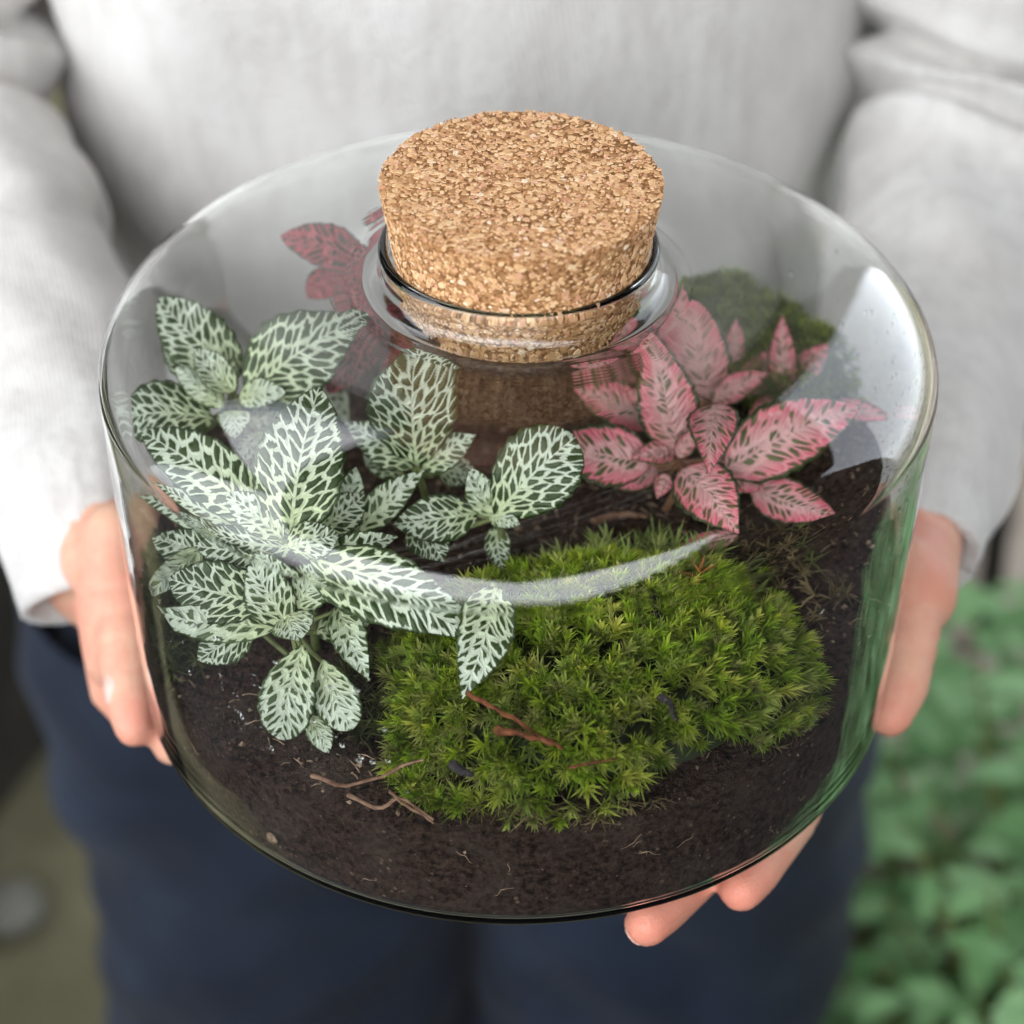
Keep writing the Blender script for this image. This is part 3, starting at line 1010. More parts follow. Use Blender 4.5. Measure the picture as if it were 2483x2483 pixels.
# crumbs and pale fibres lying on the soil
V, F, MI = [], [], []
def crumb(p, s, mi):
    b = len(V)
    q = [Vector((rng.normal(), rng.normal(), rng.normal())).normalized() * s * random.uniform(.6, 1.2) for _ in range(6)]
    dirs = [(1, 0, 0), (-1, 0, 0), (0, 1, 0), (0, -1, 0), (0, 0, 1), (0, 0, -1)]
    for d in dirs:
        V.append(Vector(p) + Vector(d) * s * random.uniform(.6, 1.3) + Vector((random.uniform(-.3, .3), random.uniform(-.3, .3), random.uniform(-.3, .3))) * s)
    for f in ((0, 2, 4), (2, 1, 4), (1, 3, 4), (3, 0, 4), (2, 0, 5), (1, 2, 5), (3, 1, 5), (0, 3, 5)):
        F.append(tuple(b + i for i in f)); MI.append(mi)
for k in range(5200):
    r = RSOIL * math.sqrt(random.random()) * .985; a = random.uniform(0, 6.283)
    x, y = r * math.cos(a), r * math.sin(a)
    s = random.choice((.0004, .0005, .0006, .0008, .0011))
    if r + 1.3 * s > RSOIL: continue
    crumb((x, y, soil_z(x, y) + s * .3), s, 0 if random.random() < .93 else 1)
for k in range(2600):
    a = random.uniform(R_(180), R_(360)); z = .012 + random.random() * .05
    x, y = math.cos(a), math.sin(a)
    if z > soil_z(x * RSOIL, y * RSOIL) - .001: continue
    s = random.choice((.0003, .0004, .0005, .0007, .0009))
    rr = min(RSOIL, r_in(z) - .0005) - s * .55
    crumb((x * rr, y * rr, z), s * .6, 0 if random.random() < .95 else 1)
for k in range(190):
    a = R_(random.gauss(-12, 12)); z = .066 + abs(random.gauss(0, .013))
    if z > .112: continue
    s = random.choice((.00025, .0003, .0004, .0006))
    rr = JR - WALL - s * .9
    crumb((math.cos(a) * rr, math.sin(a) * rr, z), s * .8, 0 if random.random() < .85 else 1)
for k in range(45):
    a = random.uniform(R_(185), R_(355)); z = random.uniform(.014, .055)
    da = random.uniform(-.06, .06); dz = random.uniform(-.006, .006)
    P3 = []
    for q in range(5):
        aa = a + da * q / 4 + random.uniform(-.006, .006); zz = z + dz * q / 4 + random.uniform(-.0008, .0008)
        rr = min(RSOIL, r_in(max(zz, .012)) - .0005) - .0001
        P3.append((math.cos(aa) * rr, math.sin(aa) * rr, max(zz, .012)))
    if P3[0][2] > soil_z(P3[0][0], P3[0][1]) - .003: continue
    v, f = tube(P3, [.00008, .00013, .00012, .0001, .00006], 4, caps=False)
    b = len(V); V += v; F += [tuple(b + i for i in q) for q in f]; MI += [1 if random.random() < .6 else 0] * len(f)
for k in range(500):
    r = RSOIL * math.sqrt(random.random()) * .96; a = random.uniform(0, 6.283)
    x, y = r * math.cos(a), r * math.sin(a)
    yaw = random.uniform(0, 6.28); L = random.uniform(.002, .006)
    p = Vector((x, y, soil_z(x, y) + .0005)); d = Vector((math.cos(yaw), math.sin(yaw), random.uniform(-.1, .25))) * L
    p2 = p + d
    if math.hypot(p2.x, p2.y) > RSOIL - .002: continue
    v, f = tube([p, p + d * .5 + Vector((0, 0, .0006)), p2], [.00018, .0002, .0001], 4, caps=False)
    b = len(V); V += v; F += [tuple(b + i for i in q) for q in f]; MI += [1] * len(f)
crumbs = mesh_obj('soil_crumbs', V, F, [MAT['crumb'], MAT['fleck']], smooth=False, mat_idx=MI)
tag(crumbs, 'loose dark crumbs and pale root fibres scattered over the soil', 'soil crumbs', kind='stuff')

# ------------------------------------------------------------------ nerve plants
PLANTS = {
 'A': ('white', (-0.0863,0.0119,0.0950), [
  (-0.0842,0.0169,0.0980, -0.1096,0.0327,0.1160, 0.04,-0.72,0.69, 0.0197,0.10,0.10,0.10,'o'),
  (-0.0809,0.0066,0.0980, -0.0463,0.0203,0.1170, -0.06,-0.75,0.66, 0.0267,0.14,0.05,0.00,'p'),
  (-0.0858,0.0098,0.0980, -0.1074,0.0345,0.1060, -0.03,-0.33,0.94, 0.0194,0.05,0.10,0.35,'o'),
  (-0.0845,0.0070,0.1000, -0.0961,0.0141,0.1100, 0.24,-0.64,0.73, 0.0105,0.03,0.25,0.50,'o'),
  (-0.0872,0.0021,0.0980, -0.1017,0.0109,0.1060, 0.26,-0.38,0.89, 0.0098,0.05,-0.30,0.75,'o'),
  (-0.0830,0.0065,0.0980, -0.0684,0.0024,0.1030, -0.41,-0.64,0.66, 0.0089,0.10,0.20,0.60,'o'),
  (-0.0851,0.0030,0.0960, -0.0822,-0.0122,0.0980, -0.03,0.12,0.99, 0.0104,0.10,0.10,0.60,'o'),
  (-0.0907,0.0017,0.0940, -0.1226,0.0024,0.0900, -0.12,-0.46,0.88, 0.0226,0.16,0.02,0.00,'o'),
  (-0.0754,0.0033,0.0880, -0.0826,-0.0092,0.0860, 0.19,-0.26,0.95, 0.0073,0.05,0.10,0.40,'o'),
  (-0.0625,0.0525,0.0850, -0.0525,0.0256,0.0750, 0.01,-0.35,0.94, 0.0098,0.05,0.20,0.35,'p'),
  (-0.0924,0.0327,0.0920, -0.1068,0.0353,0.1000, 0.37,-0.43,0.82, 0.0149,0.06,0.10,0.30,'o'),
  (-0.0764,0.0358,0.0880, -0.0623,0.0360,0.1000, -0.40,-0.78,0.48, 0.0133,0.08,0.10,0.20,'o'),
  (-0.0806,0.0115,0.0850, -0.0681,0.0186,0.0880, 0.15,-0.59,0.79, 0.0114,0.08,0.10,0.15,'o'),
  (-0.0958,0.0044,0.0860, -0.1075,-0.0064,0.0820, 0.22,-0.53,0.82, 0.0128,0.10,0.05,0.10,'o'),
 ]),
 'B': ('white', (-0.0633,-0.0525,0.0920), [
  (-0.0624,-0.0535,0.0940, -0.0548,-0.0281,0.1260, 0.10,-0.79,0.60, 0.0252,0.05,0.06,0.02,'o'),
  (-0.0664,-0.0507,0.0930, -0.1112,-0.0102,0.0970, -0.33,-0.45,0.83, 0.0200,0.10,0.02,0.05,'o'),
  (-0.0648,-0.0558,0.0940, -0.0804,-0.0462,0.1030, 0.06,-0.63,0.78, 0.0120,0.06,0.05,0.35,'o'),
  (-0.0630,-0.0588,0.0940, -0.0490,-0.0548,0.0960, 0.06,-0.62,0.78, 0.0125,0.12,0.05,0.25,'o'),
  (-0.0541,-0.0599,0.0880, -0.0330,-0.0497,0.0920, 0.11,-0.56,0.82, 0.0097,0.06,0.10,0.20,'p'),
  (-0.0569,-0.0601,0.0900, -0.0117,-0.0784,0.0800, -0.06,-0.59,0.80, 0.0206,0.14,0.03,0.05,'p'),
  (-0.0706,-0.0504,0.0860, -0.1121,-0.0234,0.0840, -0.33,-0.44,0.84, 0.0100,0.08,0.10,0.10,'p'),
  (-0.0614,-0.0527,0.0880, -0.0901,-0.0503,0.0880, -0.06,-0.67,0.74, 0.0125,0.10,0.00,0.00,'o'),
  (-0.0566,-0.0408,0.0860, -0.0434,-0.0312,0.0920, 0.12,-0.63,0.76, 0.0121,0.08,0.05,0.15,'o'),
  (-0.0500,-0.0500,0.0820, -0.0321,-0.0520,0.0780, 0.10,-0.65,0.76, 0.0126,0.10,0.05,0.10,'o'),
  (-0.0767,-0.0363,0.0860, -0.0950,-0.0218,0.0900, -0.14,-0.42,0.90, 0.0129,0.08,0.05,0.20,'o'),
 ]),
 'C': ('white', (-0.0290,-0.0142,0.0880), [
  (-0.0289,-0.0153,0.0900, -0.0295,-0.0107,0.1240, 0.07,-0.99,0.14, 0.0264,0.05,0.06,0.00,'b'),
  (-0.0305,-0.0153,0.0900, -0.0504,-0.0054,0.0980, -0.02,-0.65,0.76, 0.0122,0.06,0.12,0.12,'p'),
  (-0.0273,-0.0158,0.0900, -0.0121,-0.0120,0.0990, -0.18,-0.76,0.63, 0.0103,0.06,0.15,0.15,'p'),
  (-0.0344,-0.0054,0.0800, -0.0460,0.0024,0.0820, -0.17,-0.48,0.86, 0.0103,0.08,0.10,0.10,'o'),
  (-0.0233,-0.0026,0.0800, -0.0120,-0.0051,0.0800, -0.13,-0.58,0.80, 0.0096,0.08,0.10,0.10,'o'),
 ]),
 'D': ('white', (-0.0477,-0.0314,0.0800), [
  (-0.0482,-0.0309,0.0810, -0.0459,-0.0265,0.0980, -0.00,-0.97,0.25, 0.0083,0.03,0.20,0.45,'o'),
  (-0.0454,-0.0350,0.0810, -0.0267,-0.0220,0.0940, 0.00,-0.71,0.71, 0.0101,0.08,0.20,0.20,'p'),
  (-0.0491,-0.0324,0.0820, -0.0506,-0.0430,0.0820, 0.15,-0.02,0.99, 0.0131,0.10,0.05,0.20,'b'),
 ]),
 'E': ('white', (-0.0057,-0.0279,0.0820), [
  (-0.0061,-0.0309,0.0840, 0.0159,-0.0254,0.1080, -0.27,-0.86,0.44, 0.0240,0.08,0.05,0.00,'b'),
  (-0.0066,-0.0299,0.0840, -0.0133,-0.0266,0.0980, 0.24,-0.91,0.33, 0.0092,0.04,0.10,0.55,'o'),
  (-0.0113,-0.0273,0.0830, -0.0350,-0.0330,0.0830, 0.15,-0.64,0.75, 0.0145,0.12,0.03,0.00,'o'),
  (-0.0298,-0.0294,0.0800, -0.0211,-0.0404,0.0750, -0.03,-0.43,0.90, 0.0135,0.10,0.05,0.00,'o'),
  (-0.0077,-0.0304,0.0840, 0.0008,-0.0352,0.0850, -0.28,-0.30,0.91, 0.0058,0.10,0.10,0.50,'o'),
  (-0.0062,-0.0230,0.0750, -0.0037,-0.0341,0.0650, 0.02,-0.66,0.75, 0.0078,0.05,0.10,0.10,'p'),
 ]),
 'F': ('white', (-0.0622,-0.0663,0.0740), [
  (-0.0685,-0.0666,0.0820, -0.0961,-0.0589,0.0840, -0.12,-0.65,0.75, 0.0173,0.08,0.03,-0.05,'o'),
  (-0.0624,-0.0714,0.0780, -0.0725,-0.0613,0.0920, 0.16,-0.74,0.65, 0.0134,0.06,0.08,0.25,'o'),
  (-0.0605,-0.0671,0.0800, -0.0524,-0.0608,0.0880, -0.05,-0.76,0.65, 0.0114,0.04,0.10,0.35,'o'),
  (-0.0624,-0.0699,0.0800, -0.0587,-0.0783,0.0790, -0.14,-0.18,0.97, 0.0119,0.12,0.05,0.55,'o'),
  (-0.0656,-0.0699,0.0760, -0.1018,-0.0664,0.0780, -0.02,-0.68,0.74, 0.0106,0.08,-0.05,0.35,'p'),
  (-0.0495,-0.0613,0.0760, -0.0401,-0.0802,0.0660, -0.02,-0.48,0.88, 0.0097,0.08,0.30,0.40,'p'),
  (-0.0580,-0.0750,0.0740, -0.0628,-0.0950,0.0580, 0.11,-0.64,0.76, 0.0154,0.08,0.05,0.30,'b'),
  (-0.0527,-0.0766,0.0700, -0.0448,-0.0895,0.0560, 0.11,-0.70,0.71, 0.0122,0.06,0.05,0.45,'b'),
  (-0.0564,-0.0841,0.0560, -0.0509,-0.0913,0.0490, 0.10,-0.66,0.75, 0.0070,0.06,0.20,0.60,'o'),
  (-0.0884,-0.0471,0.0840, -0.1013,-0.0625,0.0800, 0.36,-0.50,0.79, 0.0077,0.04,0.10,0.60,'o'),
  (-0.0798,-0.0527,0.0800, -0.1035,-0.0414,0.0840, -0.12,-0.54,0.83, 0.0126,0.08,0.05,0.05,'o'),
  (-0.0554,-0.0658,0.0700, -0.0413,-0.0567,0.0660, 0.49,-0.44,0.75, 0.0105,0.10,0.10,0.10,'o'),
  (-0.0728,-0.0660,0.0740, -0.0874,-0.0727,0.0660, -0.03,-0.74,0.68, 0.0127,0.12,0.05,0.05,'o'),
  (-0.0523,-0.0592,0.0820, -0.0375,-0.0612,0.0780, 0.12,-0.64,0.76, 0.0118,0.10,0.05,0.05,'o'),
 ]),
 'G': ('white', (-0.0064,-0.0650,0.0860), [
  (-0.0056,-0.0659,0.0860, -0.0140,-0.0944,0.0740, 0.10,-0.41,0.91, 0.0152,0.06,0.12,0.20,'p'),
 ]),
 'P': ('pink', (0.0493,0.0006,0.0820), [
  (0.0491,0.0008,0.0850, 0.0404,0.0087,0.1180, 0.03,-0.97,0.24, 0.0187,0.05,0.08,0.25,'o'),
  (0.0404,-0.0025,0.0830, 0.0064,-0.0006,0.0880, 0.07,-0.66,0.75, 0.0188,0.16,0.06,0.00,'p'),
  (0.0619,-0.0066,0.0830, 0.1026,0.0054,0.0980, -0.04,-0.72,0.69, 0.0219,0.10,0.06,0.10,'o'),
  (0.0490,-0.0068,0.0840, 0.0641,-0.0333,0.0800, -0.36,-0.34,0.87, 0.0184,0.12,0.08,0.10,'p'),
  (0.0593,0.0025,0.1000, 0.0547,-0.0266,0.0980, 0.01,-0.07,1.00, 0.0152,0.14,0.10,0.10,'p'),
  (0.0475,0.0011,0.0850, 0.0339,-0.0071,0.0880, 0.39,-0.34,0.86, 0.0086,0.14,0.08,0.30,'p'),
  (0.0479,-0.0024,0.0850, 0.0541,-0.0011,0.0940, -0.39,-0.84,0.38, 0.0060,0.03,0.15,0.60,'o'),
  (0.0444,-0.0064,0.0820, 0.0417,-0.0132,0.0780, 0.00,-0.51,0.86, 0.0060,0.05,0.10,0.20,'p'),
  (0.0704,-0.0032,0.0750, 0.0977,-0.0156,0.0700, -0.19,-0.70,0.69, 0.0147,0.14,0.03,0.00,'o'),
  (0.0666,-0.0177,0.0660, 0.0440,-0.0255,0.0640, 0.13,-0.59,0.79, 0.0076,0.10,0.05,-0.10,'p'),
  (0.0570,0.0012,0.0820, 0.0745,-0.0065,0.0760, -0.06,-0.69,0.72, 0.0128,0.10,0.05,0.10,'o'),
  (0.0427,0.0010,0.0780, 0.0250,-0.0020,0.0760, 0.03,-0.67,0.74, 0.0129,0.10,0.05,0.00,'o'),
  (0.0520,0.0065,0.0900, 0.0328,0.0144,0.0960, -0.06,-0.70,0.71, 0.0135,0.10,0.05,0.10,'o'),
 ]),
 'Q': ('pink', (0.0600,0.0296,0.0820), [
  (0.0596,0.0273,0.0840, 0.0517,0.0356,0.1200, -0.01,-0.98,0.22, 0.0197,0.05,0.08,0.55,'p'),
  (0.0600,0.0234,0.0860, 0.0768,0.0253,0.0960, -0.30,-0.71,0.64, 0.0092,0.08,0.05,0.30,'p'),
  (0.0421,0.0179,0.0820, 0.0177,0.0233,0.0900, 0.08,-0.70,0.71, 0.0138,0.14,0.05,-0.10,'o'),
  (0.0695,0.0431,0.0800, 0.0690,0.0508,0.0980, -0.11,-0.91,0.39, 0.0078,0.04,0.10,0.40,'o'),
  (0.0548,0.0437,0.0860, 0.0289,0.0381,0.0940, 0.35,-0.61,0.71, 0.0151,0.10,0.05,0.00,'o'),
  (0.0481,0.0468,0.0940, 0.0473,0.0535,0.1150, -0.07,-0.95,0.30, 0.0074,0.04,0.15,0.00,'p'),
  (0.0444,0.0467,0.0940, 0.0257,0.0465,0.0980, 0.17,-0.66,0.73, 0.0101,0.10,0.05,0.00,'p'),
  (0.0381,0.0432,0.0800, 0.0124,0.0415,0.0850, 0.19,-0.64,0.75, 0.0085,0.10,0.05,-0.20,'p'),
  (0.0700,0.0378,0.0800, 0.0831,0.0443,0.0920, -0.20,-0.76,0.62, 0.0118,0.08,0.05,0.20,'o'),
  (0.0580,0.0408,0.0860, 0.0420,0.0436,0.1040, 0.25,-0.90,0.36, 0.0134,0.06,0.05,0.20,'o'),
 ]),
 'S': ('pink', (0.0850,0.0373,0.0780), [
  (0.0850,0.0357,0.0800, 0.0826,0.0436,0.1040, -0.10,-0.95,0.30, 0.0097,0.04,0.12,0.35,'p'),
  (0.0882,0.0406,0.0840, 0.0971,0.0409,0.0960, -0.46,-0.81,0.36, 0.0094,0.06,0.10,0.20,'o'),
  (0.0832,0.0380,0.0800, 0.0754,0.0417,0.0880, 0.11,-0.86,0.51, 0.0054,0.05,0.10,0.10,'p'),
  (0.0980,0.0312,0.0800, 0.1175,0.0193,0.0830, -0.41,-0.49,0.77, 0.0076,0.18,0.08,0.00,'p'),
  (0.0834,0.0359,0.0790, 0.0722,0.0284,0.0760, 0.11,-0.50,0.86, 0.0077,0.10,0.05,0.10,'o'),
 ]),
 'U': ('red', (-0.0475,0.0569,0.1120), [
  (-0.0466,0.0578,0.1130, -0.0742,0.0557,0.1240, 0.27,-0.81,0.53, 0.0140,0.08,0.04,0.10,'o'),
  (-0.0469,0.0623,0.1130, -0.0399,0.0706,0.1260, 0.03,-0.85,0.52, 0.0125,0.06,0.05,0.55,'o'),
  (-0.0585,0.0574,0.1100, -0.0657,0.0480,0.1060, 0.29,-0.55,0.78, 0.0104,0.06,0.05,0.30,'o'),
  (-0.0476,0.0512,0.1120, -0.0537,0.0385,0.1040, 0.20,-0.59,0.78, 0.0166,0.10,0.03,-0.05,'b'),
  (-0.0461,0.0417,0.1020, -0.0522,0.0298,0.0880, 0.06,-0.77,0.63, 0.0120,0.08,0.10,-0.15,'o'),
  (-0.0407,0.0509,0.1040, -0.0476,0.0402,0.0950, 0.09,-0.67,0.73, 0.0104,0.08,0.10,0.00,'o'),
  (-0.0460,0.0585,0.1130, -0.0558,0.0454,0.1120, 0.40,-0.37,0.84, 0.0110,0.12,0.05,0.20,'o'),
  (-0.0393,0.0501,0.0950, -0.0399,0.0348,0.0850, 0.06,-0.55,0.83, 0.0101,0.08,0.10,0.10,'o'),
  (-0.0550,0.0483,0.1000, -0.0629,0.0391,0.0940, 0.16,-0.63,0.76, 0.0100,0.08,0.10,0.00,'o'),
  (-0.0479,0.0482,0.1080, -0.0599,0.0542,0.1100, -0.19,-0.63,0.75, 0.0117,0.08,0.10,0.00,'o'),
  (-0.0479,0.0393,0.0940, -0.0594,0.0302,0.0840, 0.02,-0.75,0.66, 0.0117,0.08,0.10,-0.10,'o'),
 ]),
}

SHAPE = {'o': (.62, .78), 'p': (.70, 1.05), 'b': (.80, .52)}
def prof_w(t, shape, kind='white'):
    a, b = SHAPE[shape]
    if kind == 'pink' and shape == 'o': a, b = .64, .96
    m = a / (a + b)
    return (t ** a * (1 - t) ** b) / (m ** a * (1 - m) ** b)

def make_leaf(spec, kind, parent, origin, seed):
    bx, by, bz, tx, ty, tz, nx, ny, nz, w, arch, fold, pale, shape = spec
    rg = random.Random(seed)
    B = Vector((bx, by, bz)); T = Vector((tx, ty, tz)); n = Vector((nx, ny, nz))
    L = (T - B).length
    a = (T - B) / L
    n = (n - a * n.dot(a)).normalized()
    s = a.cross(n)
    NT_, NV = 30, 8
    cs = {'white': .0030, 'pink': .0021, 'red': .0030}[kind] * (L / .036) ** .55
    cl = cs * (1.9 if kind == 'pink' else 1.30)
    V, UV, VEIN, MID = [], [], [], []
    ph = rg.uniform(0, 6)
    sgn = rg.choice((-1, 1))
    twist = rg.gauss(0, .30); droop = rg.uniform(.0, .10); pk = rg.uniform(.0004, .0008)
    for i in range(NT_ + 1):
        t = i / NT_
        hw = max(w / 2 * prof_w(min(max(t, .004), .997), shape, kind), .0003)
        wav = .05 * math.sin(t * 9 + ph)
        side_c = sgn * .05 * L * math.sin(math.pi * t)         # slight sideways sweep
        for j in range(-NV, NV + 1):
            v = j / NV
            edge = 1 + .035 * math.sin(t * 46 + ph + (3 if j < 0 else 0)) * abs(v) ** 3
            y = v * hw * edge
            tw = twist * (t - .4)
            p = B + a * (L * t) + (s * math.cos(tw) + n * math.sin(tw)) * y + s * (side_c * .6) - n * (L * droop * max(0, t - .55) ** 2 * 3)
            up = arch * L * 4 * t * (1 - t) * .8 + fold * abs(v) ** 1.4 * hw - arch * .35 * hw * v * v * 1.5
            up += hw * wav * v * abs(v) + pk * math.sin((t * L - .8 * abs(y)) / cs * 3.14) * (1 - abs(v)) * min(1, abs(v) * 6)
            p = p + n * up
            V.append(keep_in(p) - origin)
            UV.append((t, v))
            VEIN.append(((t * L - .95 * abs(y)) / cs + seed * 3.7, abs(y) / cl + (50 if j < 0 else 0), 0))
            MID.append(abs(y) / max(.35, 1.15 - t) )
    m = 2 * NV + 1
    F = []
    for i in range(NT_):
        for j in range(m - 1):
            q = i * m + j
            F.append((q, q + 1, q + m + 1, q + m))
    o = mesh_obj('leaf', V, F, MAT[kind], parent)
    me = o.data
    uvl = me.uv_layers.new(name='leafuv')
    lp = np.zeros(len(me.loops), dtype=np.int32); me.loops.foreach_get('vertex_index', lp)
    uvl.data.foreach_set('uv', np.array(UV, dtype=np.float32)[lp].ravel())
    # mid-line vertices belong to the + side for the vein lookup
    at = me.attributes.new('vein', 'FLOAT_VECTOR', 'CORNER')
    ve = np.array(VEIN, dtype=np.float32)
    vj = np.tile(np.arange(m), NT_ + 1)
    arr = ve[lp].copy()
    fcen = np.repeat(np.arange(len(F)) % (m - 1), 4)
    on_mid = vj[lp] == NV
    leftface = fcen < NV
    arr[on_mid & leftface, 1] += 50
    at.data.foreach_set('vector', arr.ravel())
    at = me.attributes.new('mid', 'FLOAT', 'POINT'); at.data.foreach_set('value', MID)
    at = me.attributes.new('pale', 'FLOAT', 'POINT'); at.data.foreach_set('value', [pale] * len(V))
    sd = o.modifiers.new('thickness', 'SOLIDIFY'); sd.thickness = .0003; sd.offset = -1
    return o

PLANT_LABEL = {
    'A': 'white veined nerve plant rosette highest at the back left under the glass',
    'B': 'largest white veined nerve plant with one tall upright leaf at the front left shoulder',
    'C': 'white veined nerve plant with a rounded upright leaf just below the neck',
    'D': 'small white veined nerve plant shoot with two narrow leaves, between the two larger ones',
    'E': 'white veined nerve plant whose broad leaf reaches the pink plant',
    'F': 'white veined nerve plant with wet drooping leaves pressed low against the glass on the soil',
    'G': 'single pointed white veined shoot hanging over the moss cushion',
    'P': 'pink nerve plant with green edged leaves nearest the front, beside the moss',
    'Q': 'pink nerve plant with a tall pale pointed leaf beside the neck',
    'S': 'small pink nerve plant in front of the back moss by the right wall',
    'U': 'dark red nerve plant with magenta veins at the back left of the neck'}
GROUP = {'white': 'white veined nerve plants', 'pink': 'pink nerve plants', 'red': None}
si = 0
for key, (kind, C, leaves) in PLANTS.items():
    C = Vector(C)
    rx, ry = C.x * .93, C.y + .006
    if math.hypot(rx, ry) > .106:
        q = .106 / math.hypot(rx, ry); rx *= q; ry *= q
    root = Vector((rx, ry, soil_z(rx, ry) - .002))
    plant = empty('nerve_plant', root)
    tag(plant, PLANT_LABEL[key], 'plant', GROUP[kind])
    tubes = [tube(spline([root, root.lerp(C, .5) + Vector((.002, .001, 0)), C], 6), [.0013, .0013, .0013, .0012, .0011, .0010], 8)]
    for sp in leaves:
        si += 1
        B = keep_in(Vector(sp[:3]), .0015); n = Vector(sp[6:9])
        a = (Vector(sp[3:6]) - B).normalized()
        d = (B - C).length
        start = C if d < .03 else root.lerp(B, .25) + Vector((0, 0, 0))
        md_ = start.lerp(B, .5) - Vector((0, 0, .15 * (start - B).length))
        if d > .0012:
            tubes.append(tube([keep_in(p, .002) for p in spline([start, md_, B + a * .0012 - n * .0004], 6)], [.0009, .0008, .0008, .0008, .0007, .0006], 6))
        make_leaf(sp, kind, plant, root, si)
    V, F = merge(tubes)
    st = mesh_obj('stem', [Vector(v) - root for v in V], F, MAT['stem' if kind == 'white' else 'stem_red'], plant)

# ------------------------------------------------------------------ moss
GREEN = [(.230, .330, .020), (.300, .395, .032), (.165, .245, .018), (.370, .420, .062), (.240, .295, .060), (.28, .29, .08)]
def moss_patch(name, label, pts, spread, blade_len, nblade, pal, width=.00042, comb=None, bed=None, centre=(0, 0), stem=.0035):
    """pts: list of (position, axis). each gets a rosette of narrow curved leaves"""
    V, F, C = [], [], []
    for (p, ax) in pts:
        p = Vector(p); ax = Vector(ax).normalized()
        t1 = ax.orthogonal().normalized(); t2 = ax.cross(t1)
        c0 = pal[min(len(pal) - 1, int(random.random() ** 1.15 * len(pal)))]
        g = random.uniform(.55, 1.5)
        L0 = blade_len * random.uniform(.7, 1.25)
        nb = nblade + random.randint(-3, 3)
        lean = (Vector((max(0, p.x - centre[0]) * 9, (p.y - centre[1]) * 4, .10)) if comb else Vector())
        for k in range(nb):
            az = k * 2.4 + random.uniform(-.4, .4)
            hgt = k / nb                                            # low leaves spread, top ones stand up
            el = (1.25 - .95 * hgt) * spread * random.uniform(.8, 1.15)
            d = (ax * math.cos(el) + (t1 * math.cos(az) + t2 * math.sin(az)) * math.sin(el) + lean * .6).normalized()
            L = L0 * random.uniform(.7, 1.1) * (1 - .35 * hgt)
            sd = d.cross(ax + Vector((random.gauss(0, .5), random.gauss(0, .5), random.gauss(0, .5)))).normalized()
            b0 = p + ax * (stem * hgt)
            w = width * random.uniform(.75, 1.2)
            bow = (d - ax * .5).normalized()
            q0 = b0; q1 = b0 + d * L * .45 + ax * L * .06; q2 = b0 + d * L + bow * (L * .10) - Vector((0, 0, L * .12))
            b = len(V)
            pts5 = [q0 - sd * w * .45, q0 + sd * w * .45, q1 - sd * w * .6, q1 + sd * w * .6, q2]
            V += [keep_in(q, .0004) for q in pts5]
            F += [(b, b + 1, b + 3, b + 2), (b + 2, b + 3, b + 4)]
            h = random.uniform(.85, 1.2) * g * (.75 + .5 * hgt)  # low leaves darker: depth shade within the cushion put into the colour
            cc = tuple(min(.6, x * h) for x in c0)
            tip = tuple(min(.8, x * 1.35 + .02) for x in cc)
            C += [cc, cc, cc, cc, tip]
    mi = [0] * len(F)
    if bed:
        bv, bf, bc = bed
        b = len(V)
        V += [keep_in(v, .002) for v in bv]; F += [tuple(i + b for i in f) for f in bf]; C += [bc] * len(bv)  # dark bed colour stands in for shade in the gaps between sprigs
    o = mesh_obj(name, V, F, MAT['moss'])
    at = o.data.color_attributes.new('shade', 'FLOAT_COLOR', 'POINT')
    at.data.foreach_set('color', np.array([(*c, 1) for c in C], dtype=np.float32).ravel())
    tag(o, label, 'moss', kind='stuff')
    return o

def dome(cx, cy, rx, ry, h, rot, base=None, lump=.0022):
    """height function and bed mesh of a moss cushion"""
    cr_, sr_ = math.cos(rot), math.sin(rot)
    def uv2(u, v):
        return cx + u * rx * cr_ - v * ry * sr_, cy + u * rx * sr_ + v * ry * cr_
    def zf(u, v):
        x, y = uv2(u, v)
        q = max(0, 1 - (u * u + v * v) ** 1.15)
        return soil_z(x, y) + h * q ** .55 - .001 + lump * mnoise.noise(Vector((x * 70, y * 70, 5))) * min(1, q * 3)
    V, F = [Vector((*uv2(0, 0), zf(0, 0)))], []
    na, nr = 40, 14
    for i in range(1, nr + 1):
        for a in range(na):
            u, v = .9 * i / nr * math.cos(6.28319 * a / na), .9 * i / nr * math.sin(6.28319 * a / na)
            V.append(Vector((*uv2(u, v), zf(u, v) - .0012)))
    for a in range(na): F.append((0, 1 + a, 1 + (a + 1) % na))
    for i in range(nr - 1):
        for a in range(na):
            b = (a + 1) % na
            F.append((1 + i * na + a, 1 + (i + 1) * na + a, 1 + (i + 1) * na + b, 1 + i * na + b))
    def sample(n, edge=1.0):
        out = []
        while len(out) < n:
            u, v = random.uniform(-1, 1), random.uniform(-1, 1)
            ang = math.atan2(v, u)
            lim = edge * (1 + .10 * math.sin(ang * 3 + cx * 100) + .06 * math.sin(ang * 7))
            if u * u + v * v > lim * lim: continue
            x, y = uv2(u, v)
            if math.hypot(x, y) > .1145: continue
            e = .03
            z = zf(u, v)
            du = (zf(u + e, v) - z) / (e * rx); dv = (zf(u, v + e) - z) / (e * ry)
            nn = Vector((-(du * cr_ - dv * sr_), -(du * sr_ + dv * cr_), 1.0)).normalized()
            nn = (nn + Vector((random.gauss(0, .22), random.gauss(0, .22), random.gauss(0, .1)))).normalized()
            out.append((Vector((x, y, z)), nn))
        return out
    return V, F, sample

